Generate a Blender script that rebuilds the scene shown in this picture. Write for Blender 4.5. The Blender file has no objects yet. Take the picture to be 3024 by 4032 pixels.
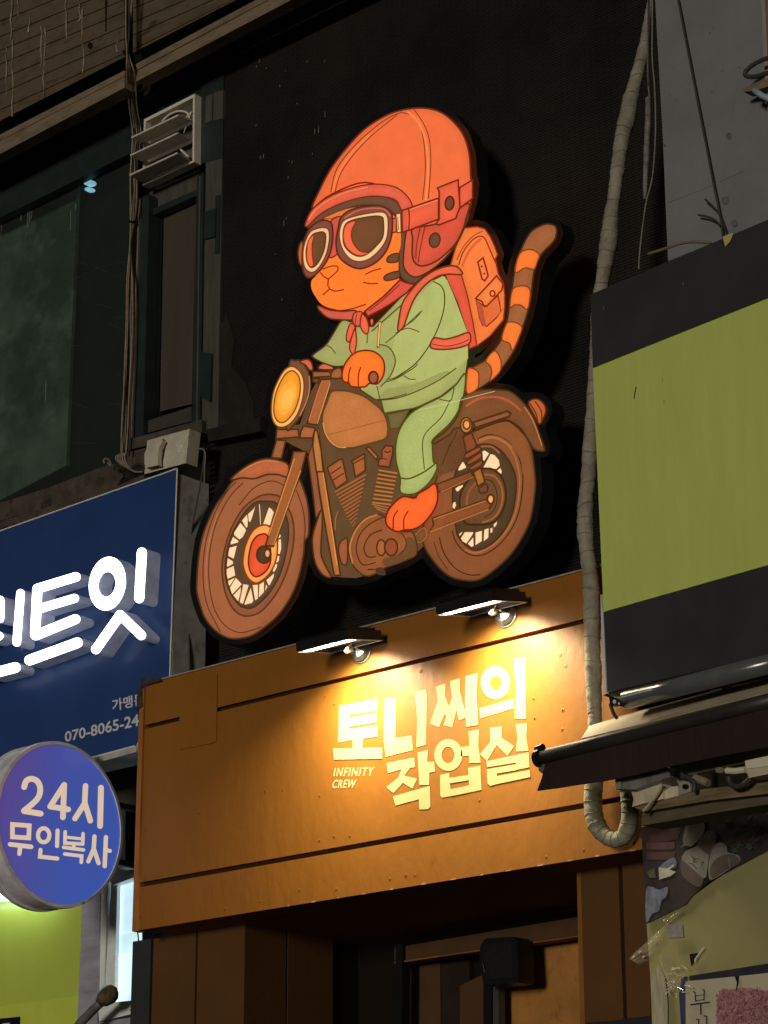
import bpy, bmesh, math, random
import numpy as np
from mathutils import Vector, Matrix

S = bpy.context.scene
C = S.collection
rnd = random.Random(7)

# ------------------------------------------------------------------ camera
# axes of the place (X along the shop front, Y into the wall, Z up) seen by the camera
AX = np.array([[0.748504, -0.223760, -0.624238],
               [0.663115, 0.246161, 0.706883],
               [-0.004509, -0.943046, 0.332631]])
FOC, PW, PH = 9000.0, 3024.0, 4032.0
EYE = np.array([5.618143, -6.361945, 1.606320])
cam = bpy.data.cameras.new('camera')
cam.sensor_fit = 'HORIZONTAL'
cam.sensor_width = 36.0
cam.lens = FOC / PW * 36.0
cam.clip_start = 0.05
cam.clip_end = 500
camo = bpy.data.objects.new('camera', cam)
C.objects.link(camo)
r_, u_, b_ = AX[:, 0], -AX[:, 1], -AX[:, 2]
camo.matrix_world = Matrix(((r_[0], u_[0], b_[0], EYE[0]), (r_[1], u_[1], b_[1], EYE[1]),
                            (r_[2], u_[2], b_[2], EYE[2]), (0, 0, 0, 1)))
S.camera = camo

# ------------------------------------------------------------------ night sky and the weak glow of the street
W = bpy.data.worlds.new("World")
S.world = W
W.use_nodes = True
wn = W.node_tree.nodes
sky = wn.new('ShaderNodeTexSky')
sky.sky_type = 'NISHITA'
sky.sun_disc = False
SUN_DIR = Vector((0.30, -1.0, 0.035)).normalized()          # from the scene towards the light
sky.sun_elevation = math.asin(SUN_DIR.z)
sky.sun_rotation = math.atan2(SUN_DIR.x, SUN_DIR.y)
wn['Background'].inputs['Strength'].default_value = 0.011
W.node_tree.links.new(sky.outputs['Color'], wn['Background'].inputs['Color'])
sl = bpy.data.lights.new('sun', 'SUN')
sl.energy = 1.0
sl.angle = math.radians(9)
sl.color = (1.0, 0.93, 0.80)
so = bpy.data.objects.new('sun', sl)
C.objects.link(so)
so.rotation_euler = (-SUN_DIR).to_track_quat('-Z', 'Y').to_euler()
S.view_settings.view_transform = 'Standard'
S.view_settings.look = 'None'
S.view_settings.exposure = 0
S.view_settings.gamma = 1
S.view_settings.use_curve_mapping = False
S.cycles.use_denoising = True
S.cycles.max_bounces = 6
S.cycles.sample_clamp_indirect = 4

# ------------------------------------------------------------------ planes of the place
class Plane:
    """An upright plane: a point on it, its heading; p(px, py, off) is the point of the plane that a survey sighting meets."""
    def __init__(self, o, yaw=0.0):
        self.o = np.array(o, float)
        a = math.radians(yaw)
        self.u = np.array([math.cos(a), -math.sin(a), 0.0])
        self.n = np.array([-math.sin(a), -math.cos(a), 0.0])   # towards the street
    def p(self, px, py, off=0.0):
        d = AX @ np.array([px - PW / 2, py - PH / 2, FOC])
        o = self.o + self.n * off
        t = ((o - EYE) @ self.n) / (d @ self.n)
        return EYE + t * d

def FAC(y):
    return Plane((0, y, 0))

class Side(Plane):                                              # a plane across the street front
    def __init__(self, x):
        self.o = np.array([x, 0.0, 0.0]); self.u = np.array([0, 1.0, 0]); self.n = np.array([1.0, 0, 0])

class Level:                                                    # a horizontal plane
    def __init__(self, z): self.z = z
    def p(self, px, py, off=0.0):
        d = AX @ np.array([px - PW / 2, py - PH / 2, FOC])
        return EYE + (self.z + off - EYE[2]) / d[2] * d

# sighting sheets: origin and scale of each
SH = {'A': (1100, 400, .48222), 'B': (1150, 750, .36166), 'C': (1550, 850, .42194), 'D': (1000, 1250, .36166),
      'E': (1500, 1450, .42194), 'F': (1200, 1700, .36166), 'G': (740, 1800, .36166), 'H': (1600, 1700, .36166),
      'L1': (0, 0, .60277), 'L2': (0, 900, .60277), 'L3': (0, 1800, .60277), 'L4': (0, 2600, .60277), 'L5': (0, 3200, .50151),
      'R1': (2024, 0, .60277), 'R2': (2024, 900, .60277), 'R3': (2024, 1800, .60277), 'R4': (2024, 2600, .60277), 'R5': (2192, 3200, .50151),
      'M1': (900, 2200, .60277), 'M2': (1500, 2200, .60277), 'M3': (500, 3032, .60277), 'V': (480, 300, .24111),
      'Q': (2424, 2950, .36166), 'T': (2624, 3632, .24111), 'K': (1500, 3432, .36166), 'J': (1900, 3432, .36166), 'N': (0, 0, 1.0)}
def px(s, pts):
    x, y, k = SH[s]
    return [(x + a * k, y + b * k) for a, b in pts]

# ------------------------------------------------------------------ materials
def lin(c):
    c = c / 255.0
    return c / 12.92 if c <= 0.04045 else ((c + 0.055) / 1.055) ** 2.4
def srgb(r, g, b):
    return (lin(r), lin(g), lin(b))

MATS = {}
def mat(name, col, rough=0.6, metal=0.0, vary=0.12, scale=6.0, bump=0.0, bscale=40.0, emit=None, es=0.0, spec=0.4, stretch=None,
        spots=None, alpha=1.0, fine=0.0, coat=0.0):
    """One procedural surface: base colour with noise, optional streaks (stretch), stains (spots = colour, amount, scale), relief and glow."""
    if name in MATS:
        return MATS[name]
    m = bpy.data.materials.new(name)
    m.use_nodes = True
    nt = m.node_tree
    n, l = nt.nodes, nt.links
    p = n['Principled BSDF']
    p.inputs['Roughness'].default_value = rough
    p.inputs['Metallic'].default_value = metal
    p.inputs['Specular IOR Level'].default_value = spec
    p.inputs['Coat Weight'].default_value = coat
    tc = n.new('ShaderNodeTexCoord')
    src = tc.outputs['Object']
    if stretch:
        mp = n.new('ShaderNodeMapping')
        mp.inputs['Scale'].default_value = stretch
        l.new(src, mp.inputs['Vector'])
        src = mp.outputs['Vector']
    nz = n.new('ShaderNodeTexNoise')
    nz.inputs['Scale'].default_value = scale
    nz.inputs['Detail'].default_value = 6
    nz.inputs['Roughness'].default_value = 0.65
    l.new(src, nz.inputs['Vector'])
    rp = n.new('ShaderNodeMapRange')
    rp.inputs['From Min'].default_value = 0.3
    rp.inputs['From Max'].default_value = 0.7
    rp.inputs['To Min'].default_value = 1 - vary
    rp.inputs['To Max'].default_value = 1 + vary
    l.new(nz.outputs['Fac'], rp.inputs['Value'])
    fac = rp.outputs['Result']
    if fine:
        n2 = n.new('ShaderNodeTexNoise')
        n2.inputs['Scale'].default_value = 260
        n2.inputs['Detail'].default_value = 2
        l.new(tc.outputs['Object'], n2.inputs['Vector'])
        r2 = n.new('ShaderNodeMapRange')
        r2.inputs['From Min'].default_value = 0.3
        r2.inputs['From Max'].default_value = 0.7
        r2.inputs['To Min'].default_value = 1 - fine
        r2.inputs['To Max'].default_value = 1 + fine
        l.new(n2.outputs['Fac'], r2.inputs['Value'])
        mu = n.new('ShaderNodeMath'); mu.operation = 'MULTIPLY'
        l.new(fac, mu.inputs[0]); l.new(r2.outputs['Result'], mu.inputs[1])
        fac = mu.outputs['Value']
    def tinted(c):
        v = n.new('ShaderNodeVectorMath'); v.operation = 'SCALE'
        v.inputs[0].default_value = c
        l.new(fac, v.inputs['Scale'])
        return v.outputs['Vector']
    base = tinted(col)
    if spots:
        sc, am, ss = spots
        n3 = n.new('ShaderNodeTexNoise')
        n3.inputs['Scale'].default_value = ss
        n3.inputs['Detail'].default_value = 8
        n3.inputs['Roughness'].default_value = 0.7
        l.new(src, n3.inputs['Vector'])
        cr = n.new('ShaderNodeMapRange')
        cr.inputs['From Min'].default_value = 1 - am
        cr.inputs['From Max'].default_value = 1 - am + 0.12
        l.new(n3.outputs['Fac'], cr.inputs['Value'])
        mx = n.new('ShaderNodeMix'); mx.data_type = 'RGBA'
        l.new(cr.outputs['Result'], mx.inputs[0])
        l.new(base, mx.inputs[6])
        mx.inputs[7].default_value = (*sc, 1)
        base = mx.outputs[2]
    l.new(base, p.inputs['Base Color'])
    if emit:
        l.new(tinted(emit), p.inputs['Emission Color'])
        p.inputs['Emission Strength'].default_value = es
    if bump:
        nb = n.new('ShaderNodeTexNoise')
        nb.inputs['Scale'].default_value = bscale
        nb.inputs['Detail'].default_value = 5
        l.new(src, nb.inputs['Vector'])
        bp = n.new('ShaderNodeBump')
        bp.inputs['Strength'].default_value = bump
        bp.inputs['Distance'].default_value = 0.01
        l.new(nb.outputs['Fac'], bp.inputs['Height'])
        l.new(bp.outputs['Normal'], p.inputs['Normal'])
    if alpha < 1:
        p.inputs['Alpha'].default_value = alpha
    MATS[name] = m
    return m

def glass_mat(name, tint, mixf):
    m = bpy.data.materials.new(name); m.use_nodes = True
    nt = m.node_tree; n = nt.nodes; l = nt.links
    p = n['Principled BSDF']; p.inputs['Roughness'].default_value = 0.08
    p.inputs['Base Color'].default_value = (*tint, 1)
    nz = n.new('ShaderNodeTexNoise'); nz.inputs['Scale'].default_value = 9; nz.inputs['Detail'].default_value = 8
    mr = n.new('ShaderNodeMapRange'); mr.inputs['To Min'].default_value = mixf * .6; mr.inputs['To Max'].default_value = mixf * 1.4
    tc = n.new('ShaderNodeTexCoord'); l.new(tc.outputs['Object'], nz.inputs['Vector']); l.new(nz.outputs['Fac'], mr.inputs['Value'])
    tr = n.new('ShaderNodeBsdfTransparent'); tr.inputs['Color'].default_value = (.8, .88, .84, 1)
    mx = n.new('ShaderNodeMixShader'); l.new(mr.outputs['Result'], mx.inputs[0]); l.new(tr.outputs[0], mx.inputs[1]); l.new(p.outputs[0], mx.inputs[2])
    l.new(mx.outputs[0], n['Material Output'].inputs['Surface'])
    return m

# ------------------------------------------------------------------ building objects
def wloc(o):
    v = Vector((0, 0, 0))
    while o is not None:
        v += Vector(o.location); o = o.parent
    return v

def tag(o, label=None, cat=None, group=None, kind=None):
    if label: o['label'] = label
    if cat: o['category'] = cat
    if group: o['group'] = group
    if kind: o['kind'] = kind
    return o

def thing(name, label, cat, loc=(0, 0, 0), group=None):
    o = bpy.data.objects.new(name, None)
    o.empty_display_size = 0.1
    C.objects.link(o)
    o.location = tuple(float(v) for v in loc)
    return tag(o, label, cat, group, 'thing')

class MB:
    """Collects verts and faces (with a material slot each) in world space."""
    def __init__(self): self.v = []; self.f = []; self.m = []; self.mats = []; self.c = {}
    def slot(self, m):
        if m not in self.mats: self.mats.append(m)
        return self.mats.index(m)
    def add(self, vs, fs, m):
        b = len(self.v); k = self.slot(m)
        self.v += [tuple(float(c) for c in v) for v in vs]
        for f in fs: self.f.append([i + b for i in f]); self.m.append(k)
    def flatc(self, pts, m, col):
        self.c[len(self.f)] = col
        self.flat(pts, m)
    def prism(self, pts, vec, m, mside=None):
        """pts: loop of 3D points (front), pushed by vec; closed solid."""
        n = len(pts); pts = [np.array(q, float) for q in pts]; vec = np.array(vec, float)
        nrm = np.zeros(3)
        for i in range(n):
            a, c = pts[i], pts[(i + 1) % n]; nrm += np.cross(a - pts[0], c - pts[0])
        if nrm @ vec > 0: pts = pts[::-1]
        back = [q + vec for q in pts]
        self.add(pts, [list(range(n))], m)
        s = mside or m
        self.add(pts + back, [[i, i + n, (i + 1) % n + n, (i + 1) % n] for i in range(n)] + [list(range(2 * n - 1, n - 1, -1))], s)
    def flat(self, pts, m):
        self.add(pts, [list(range(len(pts)))], m)
    def box(self, a, b, m):
        x0, y0, z0 = a; x1, y1, z1 = b
        v = [(x, y, z) for x in (x0, x1) for y in (y0, y1) for z in (z0, z1)]
        self.add(v, [(0, 1, 3, 2), (4, 6, 7, 5), (0, 4, 5, 1), (2, 3, 7, 6), (0, 2, 6, 4), (1, 5, 7, 3)], m)
    def tube(self, pts, rad, m, seg=10, cap=True):
        pts = [np.array(q, float) for q in pts]; n = len(pts)
        rad = rad if hasattr(rad, '__len__') else [rad] * n
        vs = []; up = None
        for i in range(n):
            t = pts[min(i + 1, n - 1)] - pts[max(i - 1, 0)]; t /= np.linalg.norm(t) + 1e-12
            if up is None:
                up = np.cross(t, [0, 1, 0.3]); 
                if np.linalg.norm(up) < 1e-3: up = np.cross(t, [1, 0, 0])
            up = up - t * (up @ t); up /= np.linalg.norm(up) + 1e-12
            w = np.cross(t, up)
            for k in range(seg):
                a = 2 * math.pi * k / seg
                vs.append(pts[i] + rad[i] * (math.cos(a) * up + math.sin(a) * w))
        fs = [[i * seg + k, i * seg + (k + 1) % seg, (i + 1) * seg + (k + 1) % seg, (i + 1) * seg + k] for i in range(n - 1) for k in range(seg)]
        if cap:
            fs.append(list(range(seg))[::-1]); fs.append([(n - 1) * seg + k for k in range(seg)])
        self.add(vs, fs, m)
    def build(self, name, parent=None, smooth=False, label=None, kind=None):
        o0 = wloc(parent) if parent else Vector((0, 0, 0))
        me = bpy.data.meshes.new(name)
        me.from_pydata([(v[0] - o0.x, v[1] - o0.y, v[2] - o0.z) for v in self.v], [], self.f)
        for m in self.mats: me.materials.append(m)
        me.polygons.foreach_set('material_index', self.m)
        if smooth: me.polygons.foreach_set('use_smooth', [True] * len(self.f))
        if self.c:
            at = me.attributes.new('ink', 'FLOAT_COLOR', 'FACE')
            arr = np.ones((len(self.f), 4), np.float32)
            for k, col in self.c.items(): arr[k, :3] = col
            at.data.foreach_set('color', arr.ravel())
        me.update()
        o = bpy.data.objects.new(name, me); C.objects.link(o)
        if parent: o.parent = parent
        if label: o['label'] = label
        if kind: o['kind'] = kind
        return o

def spline(pts, closed=True, sub=6):
    P = [np.array(q, float) for q in pts]; n = len(P); out = []
    for i in range(n if closed else n - 1):
        g = (lambda k: P[k % n]) if closed else (lambda k: P[min(max(k, 0), n - 1)])
        a, b, c, d = g(i - 1), g(i), g(i + 1), g(i + 2)
        for s in range(sub):
            t = s / sub
            out.append(0.5 * ((2 * b) + (c - a) * t + (2 * a - 5 * b + 4 * c - d) * t * t + (3 * b - a - 3 * c + d) * t ** 3))
    if not closed: out.append(P[-1])
    return out

def ribbon(pts, w, closed=False, cap=True):
    """2D outline(s) of a stroke: returns list of quads + cap fans sharing no overlap along the run."""
    P = [np.array(q, float) for q in pts]
    Q = [P[0]]
    for q in P[1:]:
        if np.linalg.norm(q - Q[-1]) > 1e-6: Q.append(q)
    if closed and np.linalg.norm(Q[0] - Q[-1]) < 1e-6: Q.pop()
    n = len(Q); L = []; R = []
    for i in range(n):
        a = Q[(i - 1) % n] if (closed or i > 0) else Q[i]
        c = Q[(i + 1) % n] if (closed or i < n - 1) else Q[i]
        d1 = Q[i] - a; d2 = c - Q[i]
        l1, l2 = np.linalg.norm(d1), np.linalg.norm(d2)
        d1 = d1 / l1 if l1 > 0 else d2 / l2
        d2 = d2 / l2 if l2 > 0 else d1
        t = d1 + d2
        if np.linalg.norm(t) < 1e-6: t = d1
        t /= np.linalg.norm(t)
        nn = np.array([-t[1], t[0]])
        k = min(1.0 / max(abs(nn @ np.array([-d1[1], d1[0]])), 0.35), 1.8)
        L.append(Q[i] + nn * w / 2 * k); R.append(Q[i] - nn * w / 2 * k)
    if closed:
        return L, R
    if cap:
        def fan(cn, frm, to_, sgn):
            v = frm - cn; out = []
            for s in range(1, 6):
                a = sgn * math.pi * s / 6
                out.append(cn + np.array([v[0] * math.cos(a) - v[1] * math.sin(a), v[0] * math.sin(a) + v[1] * math.cos(a)]))
            return out
        end = fan(Q[-1], L[-1], R[-1], -1)
        start = fan(Q[0], R[0], L[0], -1)
        return L + end + R[::-1] + start
    return L + R[::-1]

def offset_loop(pts, d):
    """Outward offset of a closed 2D loop, with the parts that fold back removed."""
    P = np.array(pts, float); n = len(P)
    area = 0.5 * sum(P[i][0] * P[(i + 1) % n][1] - P[(i + 1) % n][0] * P[i][1] for i in range(n))
    sg = 1 if area > 0 else -1
    dense = []
    for i in range(n):
        a, c = P[i], P[(i + 1) % n]; k = max(1, int(np.linalg.norm(c - a) / 8))
        for s in range(k): dense.append(a + (c - a) * s / k)
    Dn = np.array(dense); t = np.roll(Dn, -3, 0) - np.roll(Dn, 3, 0)
    t /= np.linalg.norm(t, axis=1)[:, None] + 1e-9
    O = Dn + sg * d * np.stack([t[:, 1], -t[:, 0]], 1)
    dist = np.sqrt(((O[:, None, :] - Dn[None]) ** 2).sum(-1)).min(1)
    return [tuple(q) for q in O[dist > abs(d) * 0.93]]

def inside(q, P):
    r = False; n = len(P); x, y = q
    for i in range(n):
        (x1, y1), (x2, y2) = P[i], P[(i + 1) % n]
        if (y1 > y) != (y2 > y) and x < (x2 - x1) * (y - y1) / (y2 - y1) + x1: r = not r
    return r

def slab(name, pts, plane, depth, m, parent=None, mside=None, off=0.0, **k):
    """A board or panel: its outline on the plane, pushed back by depth."""
    b = MB(); b.prism([plane.p(x, y, off) for x, y in pts], -plane.n * depth, m, mside)
    return b.build(name, parent, **k)

def ell(cx, cy, rx, ry, n=32, rot=0.0):
    c, s = math.cos(rot), math.sin(rot)
    return [(cx + rx * math.cos(t) * c - ry * math.sin(t) * s, cy + rx * math.cos(t) * s + ry * math.sin(t) * c)
            for t in [2 * math.pi * i / n for i in range(n)]]

def text_mesh(s, bold=0.0, shear=0.0, space=1.0):
    cu = bpy.data.curves.new('lettering', 'FONT'); cu.body = s; cu.offset = bold; cu.shear = shear; cu.resolution_u = 3; cu.space_character = space
    o = bpy.data.objects.new('lettering', cu); C.objects.link(o)
    dg = bpy.context.evaluated_depsgraph_get(); dg.update()
    me = bpy.data.meshes.new_from_object(o.evaluated_get(dg))
    vs = np.array([v.co[:] for v in me.vertices]); fs = [list(p.vertices) for p in me.polygons]
    bpy.data.objects.remove(o); bpy.data.curves.remove(cu); bpy.data.meshes.remove(me)
    return vs, fs

def text_on(mb, s, quad, plane, off, m, bold=0.0, shear=0.0, space=1.0):
    """Flat lettering laid on a plane; quad = bottom-left, bottom-right, top-right, top-left sightings of its ink box."""
    vs, fs = text_mesh(s, bold, shear, space)
    q = [plane.p(x, y, off) for x, y in quad]
    lo, hi = vs.min(0), vs.max(0)
    out = []
    for v in vs:
        a = (v[0] - lo[0]) / (hi[0] - lo[0]); b = (v[1] - lo[1]) / (hi[1] - lo[1])
        out.append((q[0] * (1 - a) + q[1] * a) * (1 - b) + (q[3] * (1 - a) + q[2] * a) * b)
    mb.add(out, fs, m)
# ------------------------------------------------------------------ ground
asphalt = mat('asphalt', (.045, .045, .047), rough=.9, vary=.25, scale=3, bump=.4, bscale=90)
g = MB(); g.flat([(-60, -60, 0), (60, -60, 0), (60, 60, 0), (-60, 60, 0)], asphalt)
tag(g.build('road'), kind='structure')

# ------------------------------------------------------------------ materials of the fronts
paint = mat('ochre_paint', (.30, .114, .0145), rough=.48, vary=.10, scale=2.2, bump=.30, bscale=20, fine=.06, spec=.35, stretch=(1, 1, .45), spots=((.235, .086, .012), .36, 7))
paint_shaded = mat('shaded_ochre_paint', (.115, .050, .0135), rough=.55, vary=.12, scale=3, bump=.12, bscale=30, spec=.3)  # darkened colour stands in for the weak light in the doorway recess
paint_lid = mat('ochre_board', (.26, .105, .022), rough=.7, vary=.2, scale=4, spec=.2)  # ochre-painted board of the underside, lintel trim and jamb
groove = mat('groove_black', (.012, .008, .005), rough=.9, spec=.1)
cream = mat('cream_lettering', (.50, .44, .20), rough=.55, vary=.04, scale=14, fine=.03, spec=.25)
steel_edge = mat('weathered_edge', (.36, .32, .24), rough=.6, vary=.4, scale=22, bump=.2)

def quad(s, *p): return px(s, p)

# ------------------------------------------------------------------ tiled wall behind the sign
wall = thing('tiled_wall', 'black wall of fine stacked tile strips behind the glowing rider', 'wall', FAC(.46).p(1000, 1500))
tile_m = mat('black_tile', (.0185, .016, .0135), rough=.45, vary=.6, scale=1.3, bump=.1, spec=.42)
grout = mat('black_grout', (.005, .005, .005), rough=.95, spec=.05)
TY = .46
x0 = FAC(TY).p(872, 700)[0]; x1 = FAC(TY).p(2760, 900)[0]
b = MB(); b.box((x0, TY, 3.9), (x1, TY + .16, 8.2), grout); b.build('wall_base', wall)
rows = np.arange(4.0, 8.0, .0130)
nv = []; nf = []
r2 = np.random.RandomState(3)
for i, z in enumerate(rows):
    xs = np.arange(x0 - (i % 2) * .031, x1 - .062, .0625)
    d = r2.uniform(.0020, .0030, len(xs)); tlt = r2.uniform(-.0003, .0003, len(xs))
    for x, dd, tt in zip(xs, d, tlt):
        k = len(nv)
        nv += [(x, TY, z), (x + .061, TY, z), (x + .061, TY, z + .0118), (x, TY, z + .0118),
               (x + .001, TY - dd - tt, z + .001), (x + .060, TY - dd + tt, z + .001), (x + .060, TY - dd + tt, z + .0104), (x + .001, TY - dd - tt, z + .0104)]
        nf += [(k + 4, k + 5, k + 6, k + 7), (k, k + 1, k + 5, k + 4), (k + 1, k + 2, k + 6, k + 5), (k + 2, k + 3, k + 7, k + 6), (k + 3, k, k + 4, k + 7)]
b = MB(); b.add(nv, nf, tile_m); b.build('tile', wall, kind='stuff')
mark_m = mat('pale_chip', (.13, .12, .105), rough=.8, vary=.5, scale=40)
b = MB()
for (x, y, l_) in ((1010,262,10),(1022,240,22),(1048,270,8),(1124,280,9),(1170,408,9),(1255,510,36),(1240,520,30),(1230,606,10),(1038,615,26),(1026,620,22),(1138,634,9),(1008,494,9),(1102,339,12),(1210,243,8),
                  (1278,240,12),(1280,450,30),(1150,640,20),(1135,700,14),(1118,880,30),(1128,860,18),(1085,1000,9),(1110,1180,12)):
    a = FAC(TY).p(x, y, .008); w_ = .0026
    b.box((a[0] - w_, a[1] - .001, a[2] - l_ * .0005), (a[0] + w_, a[1] + .001, a[2] + l_ * .0005), mark_m)
b.build('chipped_glaze', wall, kind='stuff')
# stained concrete skirting where the tiles have come off, low at the left
stain_m = mat('stained_concrete', (.0175, .0150, .0115), rough=.9, vary=.6, scale=9, bump=.6, bscale=30, spots=((.014, .011, .009), .52, 7))
slab('bare_patch', quad('L2', (1432,640),(1480,560),(1530,720),(1510,900),(1600,1000),(1659,1150),(1659,1240),(1425,1295)), FAC(TY), .02, stain_m, wall, off=.010)
slab('ledge', quad('L2', (1350,1312),(1700,1225),(1700,1325),(1360,1392)), FAC(TY), .08, stain_m, wall, off=.07)

# ------------------------------------------------------------------ the timber-clad building on the left
wood = mat('stained_timber', (.115, .084, .052), rough=.85, vary=.45, scale=4, bump=.35, bscale=30, stretch=(1, 1, 3), spots=((.045, .034, .023), .46, 4))
wood2 = mat('worn_fascia_timber', (.21, .16, .105), rough=.85, vary=.4, scale=6, bump=.35, bscale=40, stretch=(1, 1, 4), spots=((.04, .03, .02), .42, 6))
dark_gap = mat('dark_recess', (.010, .010, .010), rough=.9, spec=.1)
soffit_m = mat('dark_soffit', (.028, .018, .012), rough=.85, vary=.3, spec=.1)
green_al = mat('dark_green_aluminium', (.022, .034, .033), rough=.42, vary=.3, scale=8, spec=.5, metal=.1)
grey_al = mat('grey_green_strip', (.075, .074, .058), rough=.55, vary=.3, scale=8, stretch=(4, 4, .6), spec=.4)
streak_m = mat('limescale_streak', (.30, .25, .165), rough=.9, vary=.6, scale=60, stretch=(1, 1, .3))
P25 = FAC(.25)
bld = thing('timber_building', 'old building clad in water-streaked brown boards above a dark window', 'building', FAC(.5).p(300, 600))
b = MB(); a0, a1 = FAC(.50).p(-500, 900), FAC(.50).p(860, 900)
b.box((a0[0] - 1.5, .72, 2.3), (a1[0], .9, 9.5), dark_gap); b.build('wall', bld)
b = MB(); uz = FAC(.36).p(*px('L1', [(0, 1120)])[0])[2]; b.box((a0[0] - 1.5, .36, uz), (x0 + 2.2, .455, 9.5), dark_gap); b.build('upper_wall', bld)
# planks between the joints seen on the upper front
def joint(y0, sl, x): return y0 + sl * x
J = [(-760, -.34), (-560, -.35), (-390, -.36), (-240, -.37), (-110, -.38), (20, -.385), (140, -.40), (240, -.405), (330, -.41), (420, -.42), (520, -.43), (612, -.44), (718, -.455), (792, -.512)]
for i in range(len(J) - 1):
    (ya, sa), (yb, sb) = J[i], J[i + 1]
    for xa, xb in ((-300, 812), (868, 2100)):
        o = rnd.uniform(0, .006)
        pts = [(xa, joint(ya, sa, xa) + 3), (xb, joint(ya, sa, xb) + 3), (xb, joint(yb, sb, xb) - 3), (xa, joint(yb, sb, xa) - 3)]
        lo = [joint(792, -.512, q[0]) - 2 for q in pts]
        pts = [(q[0], min(q[1], l0)) for q, l0 in zip(pts, lo)]
        if pts[3][1] - pts[0][1] < 6 and pts[2][1] - pts[1][1] < 6: continue
        if max(q[1] for q in pts) < -400: continue
        slab('plank', px('L1', pts), P25, .03, wood, bld, off=o)
b = MB()
for sx, sy, L in ((40,640,330),(80,760,500),(75,260,400),(285,640,380),(270,430,260),(540,480,420),(430,250,260),(300,340,160),(120,100,200),(520,140,160),(760,340,90),(190,210,120)):
    p2 = [(sx + rnd.uniform(-7, 7), sy - t) for t in np.linspace(0, L, 7)]
    w_ = [rnd.uniform(2, 11) for _ in p2]
    top = [(x - w / 2, y) for (x, y), w in zip(p2, w_)] + [(x + w / 2, y) for (x, y), w in zip(p2[::-1], w_[::-1])]
    b.flat([P25.p(x, y, .0082) for x, y in px('L1', top)], streak_m)
b.build('water_streak', bld, kind='stuff')
b = MB(); a = P25.p(*px('L1', [(588, 300)])[0], .009); b.prism([P25.p(x, y, .0085) for x, y in px('L1', ell(588, 298, 17, 22, 10))], (0, .002, 0), dark_gap)
b.prism([P25.p(x, y, .0085) for x, y in px('L1', [(686,0),(696,0),(692,205),(688,205)])], (0, .002, 0), dark_gap); b.build('knot_hole', bld)
# ledge: shadow gap, two fascia boards, soffit
slab('shadow_gap', quad('L1', (-200,905),(2300,-415),(2300,-340),(-200,985)), FAC(.33), .05, dark_gap, bld)
slab('fascia_board', quad('L1', (-200,984),(814,459),(814,498),(-200,1022)), FAC(.20), .06, wood2, bld)
slab('fascia_board', quad('L1', (-200,1026),(814,502),(814,572),(-200,1112)), FAC(.20), .07, wood2, bld, off=.006)
slab('fascia_board', quad('L1', (884,420),(2300,-336),(2300,-296),(884,462)), FAC(.20), .06, wood2, bld, off=.004)
slab('fascia_board', quad('L1', (890,466),(2300,-292),(2300,-210),(890,532)), FAC(.20), .07, wood2, bld)
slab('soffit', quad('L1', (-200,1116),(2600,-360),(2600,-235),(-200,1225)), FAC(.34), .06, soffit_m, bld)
slab('window_header', quad('L1', (-200,1225),(1462,325),(1462,700),(-200,1520)), FAC(.46), .05, green_al, bld)
slab('header_bar', quad('L1', (-200,1300),(870,715),(870,740),(-200,1325)), FAC(.44), .03, green_al, bld)

# big window: frame, pane, pale blind behind, glowing discs drawn as a lamp's reflection
blind_m = mat('pale_blind', (.58, .64, .57), rough=.8, vary=.5, scale=2.2, bump=.1, bscale=8, spots=((.24, .30, .26), .5, 1.6))
room_m = mat('dark_room', (.012, .014, .013), rough=.9)
pane_m = glass_mat('dusty_pane', (.050, .058, .052), .32)
win = [(-120,1520),(880,900),(800,3060),(-120,3420)]
slab('pane', px('L1', win), FAC(.52), .004, pane_m, bld)
slab('blind', quad('L1', (-120,1500),(508,1195),(432,3040),(-120,3330)), FAC(.60), .02, blind_m, bld)
slab('room_back', quad('L1', (480,1150),(905,900),(860,3040),(405,3240)), FAC(.66), .02, room_m, bld)
b = MB()
for i, (x, y0, y1) in enumerate(((140,1345,1440),(183,1320,1478),(196,1325,1450),(208,1380,1430),(462,1380,1500),(496,1330,1370),(10,1400,1560),(300,2480,2620))):
    b.flat([FAC(.517).p(u, v) for u, v in ribbon(px('L1', [(x, y0), (x - 1, (y0 + y1) / 2), (x - 3, y1)]), rnd.uniform(1.2, 2.6))], mat('dried_drip', (.22, .24, .22), rough=.8, vary=.4, scale=50))
for i in range(26):
    x, y = rnd.uniform(-60, 780), rnd.uniform(1500, 2950); a = rnd.uniform(-.8, .5); L_ = rnd.uniform(60, 320)
    b.flat([FAC(.517).p(u, v, .00004 * i) for u, v in ribbon(px('L1', [(x, y), (x + L_ * .5 * math.cos(a), y + L_ * .5 * math.sin(a) + rnd.uniform(-14, 14)), (x + L_ * math.cos(a), y + L_ * math.sin(a))]), .9)], mat('pane_scratch', (.065, .075, .068), rough=.8))
b.build('pane_mark', bld, kind='stuff')
lampm = mat('lit_lamp_reflection', (.5, .6, .65), emit=(.28, .52, .70), es=2.2, vary=.3, scale=60)
for (cx, cy, rx, ry) in ((578,1192,34,20), (578,1236,26,15)):
    b = MB(); b.prism([FAC(.535).p(x, y) for x, y in px('L1', ell(cx, cy, rx, ry, 16))], (0, .02, 0), lampm); o = b.build('lamp_reflection', bld)
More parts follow.
